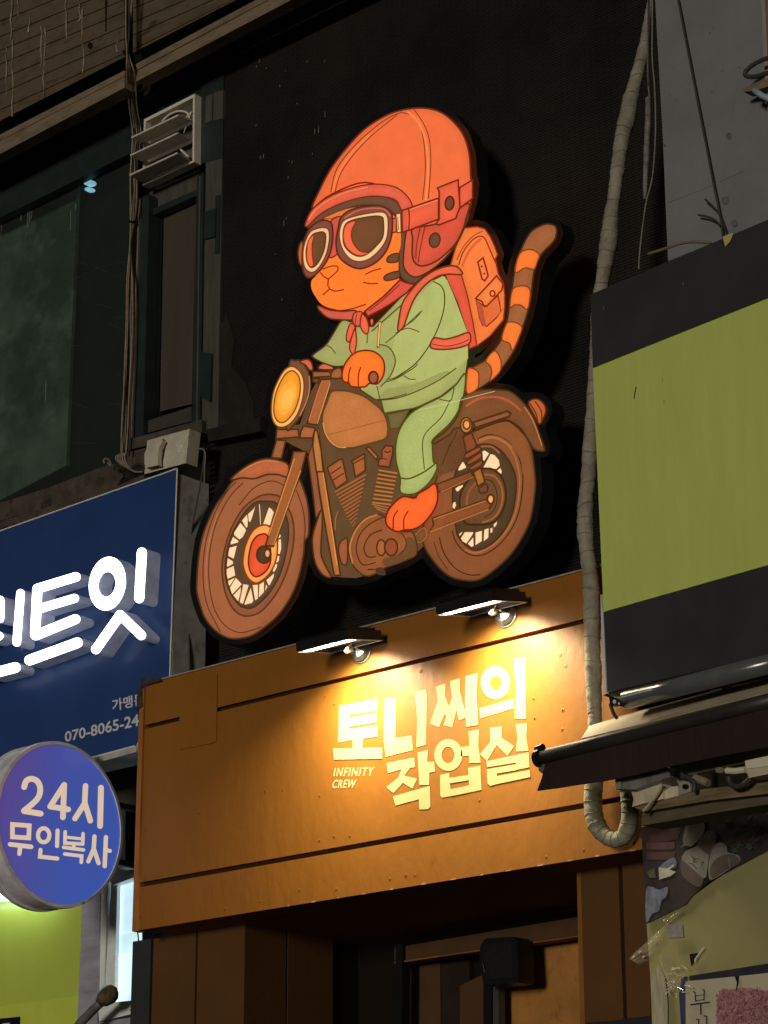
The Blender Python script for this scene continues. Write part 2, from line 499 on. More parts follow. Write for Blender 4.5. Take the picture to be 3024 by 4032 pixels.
# narrow window and its green jambs
slab('jamb', quad('L1', (913,1290),(975,1270),(935,2850),(855,2870)), FAC(.44), .10, green_al, bld)
slab('jamb', quad('L1', (905,1300),(913,1298),(858,2860),(846,2862)), FAC(.43), .10, wood2, bld)
slab('jamb', quad('L1', (1286,1150),(1330,1130),(1306,2745),(1256,2758)), FAC(.44), .10, green_al, bld)
slab('jamb', quad('L1', (1300,1150),(1310,1147),(1290,2750),(1280,2752)), FAC(.436), .02, grey_al, bld)
slab('jamb', quad('L1', (1346,1000),(1452,960),(1424,2790),(1318,2815)), FAC(.45), .06, grey_al, bld)
slab('jamb', quad('L1', (1408,1280),(1440,1270),(1432,1650),(1402,1660)), FAC(.445), .03, green_al, bld)
slab('cladding_strip', quad('L1', (1312,330),(1462,280),(1455,1030),(1305,1070)), FAC(.447), .03, green_al, bld)
slab('cladding_strip', quad('L1', (1345,630),(1388,612),(1382,790),(1338,806)), FAC(.443), .02, grey_al, bld)
slab('cladding_strip', quad('L1', (1398,606),(1458,586),(1454,772),(1392,790)), FAC(.443), .02, grey_al, bld)
slab('lintel_panel', quad('L1', (975,1258),(1300,1110),(1298,1280),(975,1400)), FAC(.50), .03, grey_al, bld)
slab('sash_rail', quad('L1', (985,1370),(1290,1235),(1288,1275),(985,1412)), FAC(.47), .05, green_al, bld)
slab('sash_rail', quad('L2', (945,1262),(1250,1162),(1252,1258),(945,1338)), FAC(.47), .05, mat('bronze_rail', (.060, .055, .048), rough=.5, vary=.3, scale=10), bld)
slab('sash_side', quad('L1', (985,1400),(1062,1370),(1035,2680),(948,2720)), FAC(.52), .02, dark_gap, bld)
slab('narrow_pane', quad('L1', (1058,1370),(1285,1265),(1252,2640),(1030,2690)), FAC(.53), .006, mat('curtained_pane', (.085, .068, .052), rough=.25, vary=.22, scale=1.6, stretch=(3, 1, .35)), bld)
slab('hinge_plate', quad('L1', (1334,1385),(1408,1360),(1402,1545),(1330,1560)), FAC(.435), .02, green_al, bld)
slab('hinge_plate', quad('L2', (1312,800),(1380,815),(1372,1130),(1300,1090)), FAC(.435), .02, green_al, bld)
# sill and broken ledge over the blue sign
conc = mat('grimy_concrete', (.070, .058, .044), rough=.95, vary=.5, scale=12, bump=.9, bscale=40, spots=((.025, .02, .016), .45, 8))
slab('window_sill', quad('L2', (815,1385),(1316,1248),(1318,1330),(815,1452)), FAC(.42), .10, conc, bld)
slab('window_sill', quad('L2', (818,1456),(960,1412),(960,1600),(830,1640)), FAC(.44), .10, conc, bld)
slab('concrete_ledge', quad('L3', (-150,345),(0,300),(300,205),(560,105),(720,45),(790,50),(800,130),(760,190),(420,300),(0,415),(-150,460)), FAC(.34), .2, conc, bld)
slab('concrete_ledge', quad('L3', (-150,465),(0,420),(400,300),(770,185),(900,130),(940,100),(944,150),(760,215),(400,345),(0,468),(-150,512)), FAC(.30), .2, conc, bld)

# ------------------------------------------------------------------ ochre shop front
shop = thing('ochre_shop', 'ochre shop front with a board fascia over a dark recessed doorway', 'shop front', (0, 0, 3.1))
F0 = FAC(0.0)
XL, XR, ZB, ZT = -1.362, 1.172, 3.107, 4.146
zg1, zg2 = (3.950, 3.968), (3.283, 3.303)
def fboard(z0, z1, name='fascia_board', xl=XL + .012, xr=XR, y=0.0, d=.018):
    b = MB(); b.box((xl, y, z0), (xr, y + d, z1), paint); return b.build(name, shop)
fboard(zg1[1], ZT); fboard(zg2[1], zg1[0]); fboard(ZB, zg2[0])
b = MB(); b.box((XL + .02, .0185, ZB + .003), (XR - .002, .06, ZT - .003), mat('groove_brown', (.045, .017, .005), rough=.8, spec=.15)); b.build('fascia_core', shop)
b = MB(); b.box((XL + .02, .06, ZB + .018), (XR - .002, .46, ZT - .003), paint_shaded); b.build('fascia_box', shop)
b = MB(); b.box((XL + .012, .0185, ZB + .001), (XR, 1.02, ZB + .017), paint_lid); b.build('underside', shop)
b = MB(); b.box((XL - .016, -.010, ZB - .004), (XL + .011, .035, ZT - .02), mat('ochre_trim', (.40, .15, .028), rough=.4, vary=.2, scale=9)); b.build('corner_trim', shop)
b = MB(); b.box((XL + .11, -.006, ZT + .001), (XR, .46, ZT + .007), steel_edge); b.build('top_flashing', shop)
slab('patch_plate', quad('L4', (1172,152),(1418,92),(1412,535),(1172,584)), F0, .005, paint, shop, off=.0055)
b = MB()
for s, pts in (('L4', [(1300,1000),(955,1110),(950,1430),(1405,125),(1385,508),(1190,552),(1470,1625),(940,990)]), ('M3', [(905,140),(470,282),(640,910),(873,858),(1128,785),(1368,778),(1258,462),(1352,435),(1455,432),(92,960),(120,700)]),
               ('M2', [(1172,628),(995,912),(1003,1042),(1183,1115),(1185,990),(645,1578),(260,735),(1205,702)]), ('M1', [(632,898),(403,832),(1250,735),(240,1020),(242,1522),(595,1548),(690,950),(355,1510)]),
               ('R4', [(128,250),(135,378),(318,325),(313,455),(455,1238),(210,1285),(780,1190)]), ('K', [(270,40),(370,40),(98,80)])):
    for x, y in px(s, pts):
        a = F0.p(x, y); r = rnd.uniform(.0055, .0085)
        k = 8; rim = [(a[0] + r * math.cos(2 * math.pi * i / k), -.0008, a[2] + r * math.sin(2 * math.pi * i / k)) for i in range(k)]
        inn = [(a[0] + r * .45 * math.cos(2 * math.pi * i / k), -.0016, a[2] + r * .45 * math.sin(2 * math.pi * i / k)) for i in range(k)]
        b.add(rim + inn, [[i, (i + 1) % k, (i + 1) % k + k, i + k] for i in range(k)], paint)
        b.add([(q[0], q[1] + .0006, q[2]) for q in inn], [list(range(k))], groove if rnd.random() < .25 else paint)
b.build('nail_head', shop, kind='stuff')
chip = mat('bare_chip', (.45, .30, .14), rough=.9, vary=.3)
b = MB()
for x in np.linspace(-.5, 1.1, 13):
    l_ = rnd.uniform(.006, .03); x = x + rnd.uniform(-.02, .02)
    b.box((x, -.0022, ZB - .001), (x + l_, .004, ZB + rnd.uniform(.001, .005)), chip)
b.build('chipped_edge', shop, kind='stuff')
# doorway: front panels, alcove side wall, back
P20 = FAC(.20); ZC = ZB + .001; ZF = .9
def vpanel(xa, xb, y, name='wall_panel', m=paint_shaded, zt=None, zb=ZF, d=.03):
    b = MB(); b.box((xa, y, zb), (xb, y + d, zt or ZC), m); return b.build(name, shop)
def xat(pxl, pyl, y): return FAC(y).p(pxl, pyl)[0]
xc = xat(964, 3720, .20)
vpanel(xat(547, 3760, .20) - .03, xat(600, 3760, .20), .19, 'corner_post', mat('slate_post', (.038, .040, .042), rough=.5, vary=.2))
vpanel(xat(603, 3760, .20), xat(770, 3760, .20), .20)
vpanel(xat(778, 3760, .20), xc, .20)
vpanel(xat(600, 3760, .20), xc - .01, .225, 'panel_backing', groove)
YB = .86
SW = Side(xc)
ys = [.20, SW.p(1130, 3800)[1], SW.p(1311, 3800)[1]]
for ya, yb in ((ys[0] + .031, ys[1] - .006), (ys[1] + .006, ys[2])):
    b = MB(); b.box((xc - .03, ya, ZF), (xc, yb, ZC), paint_shaded); b.build('alcove_panel', shop)
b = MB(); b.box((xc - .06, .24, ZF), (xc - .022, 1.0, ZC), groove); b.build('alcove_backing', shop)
YB = ys[2] + .02
K1, K2 = FAC(YB), FAC(YB + .12)
def kslab(name, sheet, pts, plane, d, m, off=0): return slab(name, px(sheet, pts), plane, d, m, shop, off=off)
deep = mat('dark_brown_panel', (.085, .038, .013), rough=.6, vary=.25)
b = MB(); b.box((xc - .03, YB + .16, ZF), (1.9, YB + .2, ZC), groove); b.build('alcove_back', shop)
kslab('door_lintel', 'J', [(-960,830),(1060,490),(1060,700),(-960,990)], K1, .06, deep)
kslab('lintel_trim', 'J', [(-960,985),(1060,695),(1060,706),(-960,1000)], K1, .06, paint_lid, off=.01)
kslab('door_frame', 'K', [(160,790),(235,780),(225,1700),(150,1700)], K1, .05, dark_gap, off=.02)
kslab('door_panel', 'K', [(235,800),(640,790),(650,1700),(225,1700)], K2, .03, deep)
kslab('door_panel', 'K', [(655,790),(960,760),(970,1700),(655,1700)], K2, .03, soffit_m, off=-.01)
stucco = mat('ochre_stucco', (.42, .185, .042), rough=.85, vary=.22, scale=5, bump=1.0, bscale=16, spots=((.25, .10, .024), .44, 9))
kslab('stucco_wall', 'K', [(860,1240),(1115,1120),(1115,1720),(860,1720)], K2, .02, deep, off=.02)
kslab('stucco_wall', 'J', [(160,760),(1070,700),(1080,1720),(160,1720)], K2, .02, stucco, off=.012)
kslab('door_post', 'J', [(95,1200),(172,1200),(176,1720),(98,1720)], K1, .04, mat('grey_steel_post', (.06, .058, .052), rough=.45, vary=.2), off=.0)
kslab('door_post', 'J', [(8,1180),(97,1180),(97,1720),(8,1720)], K1, .04, dark_gap, off=.01)
# right of the door
P21 = FAC(.20)
kslab('wall_panel', 'J', [(1066,-140),(1470,-220),(1535,1610),(1115,1650)], P21, .03, paint_shaded)
kslab('wall_panel', 'J', [(1515,-230),(1790,-280),(1830,1570),(1575,1600)], P21, .03, paint_shaded)
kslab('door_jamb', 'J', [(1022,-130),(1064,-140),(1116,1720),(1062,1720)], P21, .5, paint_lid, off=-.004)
kslab('panel_backing', 'J', [(1040,-150),(1800,-290),(1840,1720),(1090,1720)], P21, .02, groove, off=-.032)
kslab('base_rail', 'J', [(1118,1655),(1850,1572),(1850,1800),(1118,1800)], P21, .04, mat('slate_base', (.022, .024, .034), rough=.5, vary=.2), off=.008)
# wire that sags from the soffit at the left
b = MB(); b.tube([FAC(.16).p(x, y) for x, y in px('M3', spline([(170,1085),(300,1052),(500,1010),(700,982),(850,972),(1040,975)], False, 5))], .0028, dark_gap, 6); b.build('soffit_wire', shop)

# ------------------------------------------------------------------ painted lettering on the fascia
lett = thing('shop_lettering', 'cream hand-cut Korean shop name with INFINITY CREW on the ochre fascia', 'lettering', F0.p(1700, 2850))
def glyph(polys, name='letter'):
    b = MB()
    for i, (s, pts) in enumerate(polys):
        b.prism([F0.p(x, y, .0012 + .00015 * i) for x, y in px(s, pts)], (0, .001, 0), cream)
    return b.build(name, lett)
def ring(s, o, i_, k):
    b = MB(); O = px(s, o); I = px(s, i_); n = len(O)
    v = [F0.p(x, y, .0012) for x, y in O + I] + [F0.p(x, y, .0002) for x, y in O + I]
    fs = [[j, (j + 1) % n, (j + 1) % n + n, j + n] for j in range(n)] + [[j, j + 2 * n, (j + 1) % n + 2 * n, (j + 1) % n] for j in range(n)] + [[j + n, (j + 1) % n + n, (j + 1) % n + 3 * n, j + 3 * n] for j in range(n)]
    b.add(v, fs, cream); return b
glyph([('M1', [(722,958),(792,948),(788,1186),(715,1200)]), ('M1', [(790,948),(973,913),(972,992),(790,1020)]), ('M1', [(789,1036),(968,1006),(966,1068),(788,1098)]), ('M1', [(788,1113),(976,1086),(972,1162),(788,1186)]),
       ('M1', [(812,1180),(878,1168),(875,1242),(810,1242)]), ('M1', [(683,1240),(1003,1234),(1003,1306),(688,1312)])])
glyph([('M1', [(1020,915),(1060,906),(1095,912),(1088,1172),(1195,1155),(1204,1250),(1025,1294),(1014,1180)]), ('M1', [(1219,868),(1290,854),(1294,900),(1288,1216),(1227,1232),(1232,1050)])])
glyph([('M2', [(358,838),(420,816),(416,900),(440,960),(378,1099),(320,1077),(372,930)]), ('M2', [(450,800),(514,782),(513,870),(558,1034),(510,1056),(492,985),(464,1101),(411,1086),(465,905)]), ('M2', [(414,905),(457,985),(438,1052),(402,975)]),
       ('M2', [(552,768),(628,748),(622,880),(634,1085),(557,1098),(549,930)])])
b = ring('M2', ell(748, 808, 96, 110, 28), ell(750, 812, 38, 46, 28), 0); b.build('letter', lett)
glyph([('M2', [(645,976),(868,914),(868,976),(648,1042)]), ('M2', [(866,655),(946,643),(942,750),(948,1046),(874,1045),(880,820)])])
glyph([('M2', [(37,1336),(215,1298),(222,1362),(190,1366),(152,1418),(236,1436),(206,1502),(143,1464),(82,1531),(34,1493),(112,1430),(135,1376),(45,1400)]), ('M2', [(240,1266),(305,1248),(301,1330),(346,1325),(352,1390),(315,1398),(313,1478),(250,1478)]),
       ('M2', [(78,1553),(318,1484),(322,1622),(305,1636),(250,1638),(248,1571),(94,1613)])])
b = ring('M2', ell(440, 1282, 92, 104, 28), ell(438, 1282, 42, 54, 28), 0); b.build('letter', lett)
glyph([('M2', [(524,1230),(580,1224),(580,1286),(520,1291)]), ('M2', [(572,1128),(638,1116),(634,1220),(650,1332),(575,1336),(580,1230)]), ('M2', [(386,1412),(445,1400),(456,1550),(400,1561),(387,1545)]), ('M2', [(568,1366),(648,1352),(656,1510),(580,1526)]),
       ('M2', [(445,1432),(576,1412),(577,1446),(447,1468)]), ('M2', [(453,1506),(578,1480),(580,1526),(456,1551)])])
glyph([('M2', [(712,1105),(788,1096),(786,1170),(869,1226),(825,1287),(756,1216),(692,1321),(647,1276),(716,1195)]), ('M2', [(881,1082),(953,1076),(948,1160),(963,1255),(884,1259),(890,1160)]), ('M2', [(690,1323),(964,1264),(967,1318),(692,1362)]),
       ('M2', [(882,1332),(967,1318),(970,1362),(882,1380)]), ('M2', [(692,1376),(882,1343),(882,1382),(694,1413)]), ('M2', [(692,1413),(756,1402),(758,1472),(715,1484),(697,1470)]), ('M2', [(757,1420),(972,1380),(976,1426),(758,1472)])])
b = MB(); text_on(b, 'INFINITY', quad('M1', (683,1422),(945,1419),(955,1360),(690,1366)), F0, .001, cream, bold=.024, shear=.10, space=1.18); b.build('letter', lett)
b = MB(); text_on(b, 'CREW', quad('M1', (674,1501),(828,1497),(838,1440),(684,1444)), F0, .001, cream, bold=.028, shear=.10, space=1.12); b.build('letter', lett)
# ------------------------------------------------------------------ the cut-out light box of the rider
ART_P = FAC(0.10)
art_parts = {}
art_n = [0]
def print_material():
    m = mat('printed_acrylic', (1, 1, 1), rough=.45, vary=.08, scale=11, fine=.13, emit=(1, 1, 1), es=1.0, spec=.25)
    nt = m.node_tree; n = nt.nodes; l = nt.links; p = n['Principled BSDF']
    at = n.new('ShaderNodeAttribute'); at.attribute_name = 'ink'
    for sock, k in (('Base Color', .30), ('Emission Color', .93)):
        old = p.inputs[sock].links[0].from_socket
        sc = n.new('ShaderNodeVectorMath'); sc.operation = 'SCALE'; sc.inputs['Scale'].default_value = k; l.new(at.outputs['Color'], sc.inputs[0])
        mu = n.new('ShaderNodeVectorMath'); mu.operation = 'MULTIPLY'; l.new(old, mu.inputs[0]); l.new(sc.outputs['Vector'], mu.inputs[1])
        l.new(mu.outputs['Vector'], p.inputs[sock])
    return m
PRINT = print_material()
def aset(part):
    if part not in art_parts: art_parts[part] = MB()
    art_n[0] += 1
    return art_parts[part], art_n[0] * 0.00007
LINE = (92, 42, 14)
def area2(P): return 0.5 * sum(P[i][0] * P[(i + 1) % len(P)][1] - P[(i + 1) % len(P)][0] * P[i][1] for i in range(len(P)))
def fill(part, s, c, pts, line=LINE, w=4.6, smooth=True, sub=5, shade=None):
    """One printed area: a flat of colour, sprayed a little darker towards its outline, with the outline over it."""
    p2 = px(s, pts)
    if smooth: p2 = [tuple(q) for q in spline(p2, True, sub)]
    c1 = np.array(srgb(*c))
    A = area2(p2); q = np.array(p2); per = np.sum(np.linalg.norm(q - np.roll(q, 1, 0), axis=1)); wid = 2 * abs(A) / per
    steps = [(0, 1.0)]
    if line and wid > 9:
        k = .86 if shade is None else 1 - shade
        d = min(wid * .22, 11)
        steps = [(0, k), (d * .55, k + (1 - k) * .35), (d * 1.1, k + (1 - k) * .62), (d * 1.7, k + (1 - k) * .85), (d * 2.4, 1.02)]
    for d, f in steps:
        loop = p2
        if d:
            loop = offset_loop(p2, -d)
            if len(loop) < 8: break
            A2 = area2(loop)
            if A2 * A <= 0 or abs(A2) > abs(A): break
            q = np.array(loop); gapmax = np.linalg.norm(q - np.roll(q, 1, 0), axis=1).max()
            if gapmax > 16 + 2.2 * d or not all(inside(t, p2) for t in loop[::3]): break
        b, off = aset(part)
        b.flatc([ART_P.p(x, y, off) for x, y in loop], PRINT, c1 * f)
    if line: stroke(part, 'N', line, p2, w * 1.3, closed=True, smooth=False)
def stroke(part, s, c, pts, w, closed=False, smooth=True, sub=5):
    p2 = px(s, pts)
    if smooth and len(p2) > 2: p2 = [tuple(q) for q in spline(p2, closed, sub)]
    b, off = aset(part); c1 = srgb(*c)
    if closed:
        L, R = ribbon(p2, w, True); n = len(L)
        v = [ART_P.p(x, y, off) for x, y in L + R]
        for k in range(n): b.c[len(b.f) + k] = c1
        b.add(v, [[i, (i + 1) % n, (i + 1) % n + n, i + n] for i in range(n)], PRINT)
    else: b.flatc([ART_P.p(x, y, off) for x, y in ribbon(p2, w)], PRINT, c1)

SIL = [(774,2306),(780,2216),(794,2125),(816,2060),(848,1992),(885,1941),(908,1898),(906,1884),(943,1854),(993,1822),(1045,1805),(1062,1800),(1078,1745),(1078,1700),
       (1088,1680),(1069,1612),(1072,1557),(1090,1500),(1119,1453),(1145,1431),(1174,1416),(1217,1405),(1235,1393),(1278,1362),(1307,1315),(1344,1261),(1295,1253),
       (1255,1220),(1222,1170),(1217,1097),(1200,1075),(1182,1039),(1173,996),(1182,956),(1204,909),(1204,877),(1230,810),(1259,747),(1302,665),(1360,588),(1433,511),
       (1515,458),(1582,434),(1655,425),(1722,436),(1775,470),(1823,530),(1847,607),(1853,699),(1862,728),(1855,786),(1833,863),(1821,897),(1879,892),(1909,901),
       (1930,930),(1959,1002),(1949,1036),(1961,1078),(1982,1116),(1987,1213),(1982,1259),(1930,1323),(1875,1367),(1845,1375),(1843,1449),(1871,1441),(1913,1415),
       (1955,1365),(1980,1323),(1997,1259),(2008,1188),(2018,1120),(2031,1040),(2056,972),(2090,913),(2132,888),(2162,882),(2187,892),(2191,918),(2179,951),(2128,1006),
       (2103,1069),(2090,1171),(2073,1242),(2056,1293),(2023,1382),(1976,1449),(1930,1500),(1888,1529),(1901,1534),(1956,1534),(2006,1541),(2049,1572),(2091,1570),
       (2120,1570),(2146,1593),(2150,1619),(2124,1669),(2124,1703),(2143,1762),(2139,1777),(2099,1766),(2108,1872),(2108,1935),(2091,2041),(2059,2116),(2016,2181),
       (1962,2235),(1900,2279),(1853,2289),(1788,2279),(1745,2253),(1701,2206),(1672,2159),(1641,2181),(1598,2210),(1518,2239),(1478,2261),(1403,2282),(1345,2279),
       (1298,2275),(1261,2253),(1240,2206),(1229,2152),(1216,2110),(1199,2133),(1196,2180),(1178,2267),(1149,2342),(1102,2415),(1047,2465),(993,2502),(939,2514),
       (896,2511),(848,2484),(809,2436),(787,2379),(776,2335)]
black_acrylic = mat('black_acrylic', (.010, .010, .012), rough=.35, vary=.2, spec=.5)
RO = FAC(0.10).p(1500, 2200)
rider = thing('rider_sign', 'glowing cut-out sign of a goggled tiger cub in green riding a brown motorcycle', 'sign', RO)
_b = MB()
_o = offset_loop(SIL, 26)
_b.prism([ART_P.p(x, y, -0.001) for x, y in _o], np.array([0, .075, 0]), black_acrylic)
_b.build('backing_box', rider)
_b = MB()
for qx, qy in ((1000, 2100), (1900, 1900), (1450, 900), (1650, 600), (1700, 1300), (1300, 1600)):
    a = FAC(0.175).p(qx, qy); _b.tube([a, a + np.array([0, .30, 0])], .016, black_acrylic)
_b.build('mounting_post', rider)

BR, BR2, DK = (152, 90, 54), (138, 80, 46), (98, 71, 43)
OUT = (74, 46, 20)
# --- motorcycle, far layers
fill('frame', 'N', DK, [(1226,1540),(1260,1480),(1310,1450),(1480,1530),(1560,1640),(1700,1640),(1880,1560),(1800,2100),(1667,2150),(1641,2176),(1598,2204),(1518,2233),
     (1478,2255),(1403,2276),(1345,2273),(1298,2269),(1264,2249),(1244,2204),(1233,2150),(1237,2091),(1256,2025),(1244,1900),(1225,1790),(1100,1726),(1090,1680),(1180,1672)], line=None, smooth=False)
fill('tyre#r', 'N', BR2, [(1780,1735),(1862,1700),(1960,1668),(2040,1690),(2088,1752),(2106,1872),(2106,1935),(2089,2041),(2057,2114),(2014,2179),(1960,2233),(1898,2277),(1852,2287),(1789,2277),(1746,2251),
     (1703,2204),(1674,2157),(1662,2100),(1690,1990),(1730,1850)], line=OUT, w=5)
stroke('tyre#r', 'H', (72,42,20), [(780,80),(900,30),(1050,60),(1180,180),(1260,400),(1265,600),(1230,850),(1150,1050),(1020,1220),(880,1320),(760,1350),(640,1310),(540,1200),(500,1080)], 5)
stroke('tyre#r', 'H', (72,42,20), [(360,1150),(400,1300),(480,1430),(580,1520),(700,1560),(800,1555)], 5)
stroke('tyre#r', 'H', (86,52,28), [(300,1200),(350,1350),(450,1500)], 4)
fill('wheel_rim#r', 'H', (84,60,37), [(800,140),(950,150),(1080,260),(1180,450),(1195,640),(1150,900),(1050,1100),(900,1240),(760,1290),(660,1250),(570,1150),(540,1050),(500,700),(560,350),(680,200)], line=(70,42,22))
stroke('wheel_rim#r', 'H', (168,104,58), [(800,105),(920,68),(1040,98),(1140,190),(1215,380),(1232,610),(1195,860),(1110,1045),(985,1200),(850,1290),(740,1320),(640,1285)], 7)
stroke('wheel_rim#r', 'H', (150,92,54), [(820,160),(930,165),(1010,230)], 8)
CR = (255, 216, 168)
for g in ([(825,215),(850,200),(905,235),(850,320),(832,310)], [(915,240),(960,250),(1010,310),(1020,370),(980,410),(900,395),(835,390)], [(1000,410),(1025,390),(1042,430),(1035,465),(985,425)],
          [(560,420),(570,390),(610,325),(625,330),(655,385),(640,400),(580,425)], [(530,620),(560,595),(620,575),(615,600),(560,655),(540,645)], [(515,765),(535,760),(545,800),(525,845),(500,825),(502,785)],
          [(570,1110),(620,1085),(580,1140)], [(590,1160),(635,1090),(730,1090),(730,1110),(655,1220),(610,1195)], [(665,1220),(730,1145),(735,1245),(710,1258)], [(750,1095),(825,1075),(825,1190),(750,1240)],
          [(845,1065),(900,1045),(895,1155),(840,1195)], [(912,1050),(940,1040),(940,1090),(915,1110)], [(945,1010),(990,970),(985,1010),(955,1050)]):
    fill('wheel_rim#r', 'H', CR, g, line=(96,52,22), w=1.8, smooth=False, shade=.05)
fill('wheel_hub#r', 'H', (112,72,42), [(870,400),(960,420),(1050,520),(1085,680),(1060,830),(990,950),(900,1000),(780,1010),(640,990),(580,800),(600,650),(680,520),(760,430)], line=(64,40,20), w=6)
stroke('wheel_hub#r', 'H', (158,98,52), [(860,465),(960,485),(1030,590),(1048,720),(1012,860),(930,950),(830,985)], 7)
stroke('wheel_hub#r', 'H', (66,42,22), [(860,520),(930,540),(980,640),(985,760),(940,870),(850,930)], 4)
stroke('wheel_hub#r', 'H', (150,88,52), [(750,560),(685,650),(658,740),(660,795)], 8)
fill('frame', 'E', (106,65,38), [(490,680),(700,560),(760,560),(790,800),(700,950),(520,1010),(500,860)], line=None, smooth=False)
stroke('frame', 'E', (70,42,22), [(640,720),(610,800),(570,900)], 4)
stroke('frame', 'E', (70,42,22), [(710,590),(640,730)], 4)
stroke('frame', 'E', (150,92,54), [(500,700),(610,630),(690,560)], 7)
fill('rear_fender', 'E', (126,76,43), [(765,270),(850,222),(950,200),(1080,200),(1200,217),(1300,292),(1390,402),(1450,532),(1480,622),(1523,740),(1513,773),(1420,745),(1330,600),(1200,490),(1100,500),
     (900,570),(870,560),(700,560),(640,620),(500,700),(490,670),(600,590),(700,470),(750,350)], line=OUT, w=5)
fill('rear_fender', 'E', (142,84,46), [(905,640),(1000,615),(1100,630),(1200,690),(1300,850),(1330,1000),(1400,1000),(1390,850),(1330,640),(1210,510),(1100,510),(900,590)], line=None)
stroke('rear_fender', 'E', (182,88,55), [(800,350),(900,290),(1010,268),(1130,280),(1230,330),(1300,392)], 9)
stroke('rear_fender', 'E', (192,116,62), [(1340,365),(1410,470),(1465,610),(1500,720)], 5)
stroke('rear_fender', 'E', (70,42,20), [(1200,490),(1300,555),(1370,660),(1420,745)], 5)
stroke('rear_fender', 'E', (176,112,62), [(920,665),(1020,640),(1120,665),(1220,740)], 6)
fill('frame', 'E', (146,88,50), [(860,505),(1180,400),(1210,420),(1198,450),(880,555)], line=OUT, w=6, smooth=False)
fill('tail_light', 'E', (192,96,50), [(1375,330),(1410,292),(1470,290),(1525,340),(1538,400),(1510,480),(1475,520),(1420,420)], line=(80,40,20))
stroke('tail_light', 'E', (96,48,22), [(1440,310),(1495,400),(1500,490)], 5)
stroke('tail_light', 'E', (96,48,22), [(1390,330),(1445,420),(1465,510)], 5)
fill('swingarm', 'E', (132,74,43), [(525,1080),(840,962),(862,1010),(560,1160),(530,1150)], line=OUT, w=5, smooth=False)
fill('swingarm', 'E', (140,79,43), [(480,1400),(960,1232),(1010,1215),(1050,1240),(1010,1312),(480,1520),(450,1530),(490,1460)], line=OUT, w=5, smooth=False)
stroke('swingarm', 'E', (178,112,60), [(492,1408),(970,1240)], 5)
stroke('swingarm', 'E', (178,112,60), [(460,1528),(1000,1318)], 5)
stroke('swingarm', 'E', (172,108,60), [(560,1158),(858,1014)], 4)
fill('swingarm', 'E', (250,168,88), ell(1024, 1222, 30, 42), line=OUT, w=6)
fill('shock_absorber', 'E', (120,66,40), [(915,1120),(985,1080),(992,1150),(930,1165)], line=OUT)
fill('shock_absorber', 'E', (172,104,50), [(862,970),(930,930),(970,1060),(905,1102)], line=OUT, smooth=False)
fill('shock_absorber', 'E', (142,72,43), [(765,640),(845,598),(890,710),(880,745),(795,788)], line=OUT, smooth=False)
for g in ([(785,805),(915,735),(918,775),(800,840)], [(810,868),(925,790),(932,835),(820,900)], [(832,925),(935,862),(938,905),(848,948)]):
    fill('shock_absorber', 'E', (152,78,46), g, line=OUT, w=4)
fill('shock_absorber', 'E', (200,124,64), ell(796, 532, 54, 72), line=OUT, w=5)
fill('shock_absorber', 'E', (244,156,80), ell(800, 526, 32, 42), line=(96,50,18), w=5)
fill('foot_peg', 'E', (122,76,45), [(320,1560),(400,1490),(425,1560),(375,1622),(330,1612)], line=(160,100,56), w=3)
# --- engine
fill('engine', 'F', (150,86,49), [(790,900),(640,960),(540,1080),(485,1250),(500,1400),(560,1500),(660,1570),(760,1550),(880,1480),(1100,1400),(1220,1320),(1180,1100),(1050,1080),(870,930)], line=OUT)
fill('engine', 'F', (110,72,42), [(850,1390),(1000,1340),(1100,1250),(1110,1150),(1190,1170),(1215,1300),(1100,1395),(890,1465)], line=None)
stroke('engine', 'F', (190,116,60), [(785,905),(660,955),(560,1065),(502,1200),(492,1300),(522,1430)], 7)
stroke('engine', 'F', (74,46,22), [(850,930),(700,1010),(600,1120),(562,1250),(580,1370),(640,1450),(770,1425)], 5)
stroke('engine', 'F', (74,46,22), [(840,1070),(720,1120),(655,1220),(648,1300),(690,1362),(770,1360)], 5)
stroke('engine', 'F', (74,46,22), [(1040,1090),(1100,1180),(1090,1270),(1030,1340)], 4)
stroke('engine', 'F', (172,100,54), [(1030,1230),(1000,1310),(940,1350),(880,1330)], 5)
fill('engine', 'F', (172,98,52), ell(832, 1262, 48, 86), line=OUT)
fill('engine', 'F', (152,76,43), ell(940, 1258, 70, 92), line=OUT, w=5)
fill('engine', 'F', (162,88,54), [(375,1220),(430,1165),(465,1180),(460,1430),(400,1430),(370,1320)], line=OUT)
fill('engine', 'F', (80,54,32), [(770,1490),(850,1480),(880,1560),(790,1550)], line=None)
stroke('engine', 'F', (60,36,18), [(690,1500),(755,1498)], 5)
stroke('engine', 'F', (168,102,58), [(360,870),(335,950),(330,1070)], 4)
for i in range(12):
    t = i / 11
    stroke('cylinder', 'F', (166,98,54), [(335 + 190 * t, 652 + 375 * t), (660 - 110 * t, 470 + 520 * t)], 6.4)
    stroke('cylinder', 'F', (102,54,28), [(340 + 190 * t, 672 + 362 * t), (660 - 112 * t, 492 + 505 * t)], 3.4)
fill('cylinder', 'F', (172,94,54), [(245,390),(375,305),(410,300),(462,535),(340,622),(275,480)], line=OUT, smooth=False)
for a, b in (((290,455),(390,385)), ((310,525),(420,455))): stroke('cylinder', 'F', (84,44,22), [a, b], 5)
fill('cylinder', 'F', (172,95,54), [(510,320),(650,238),(660,420),(550,492),(528,370)], line=OUT, smooth=False)
stroke('cylinder', 'F', (84,44,22), [(520,350),(645,285)], 5)
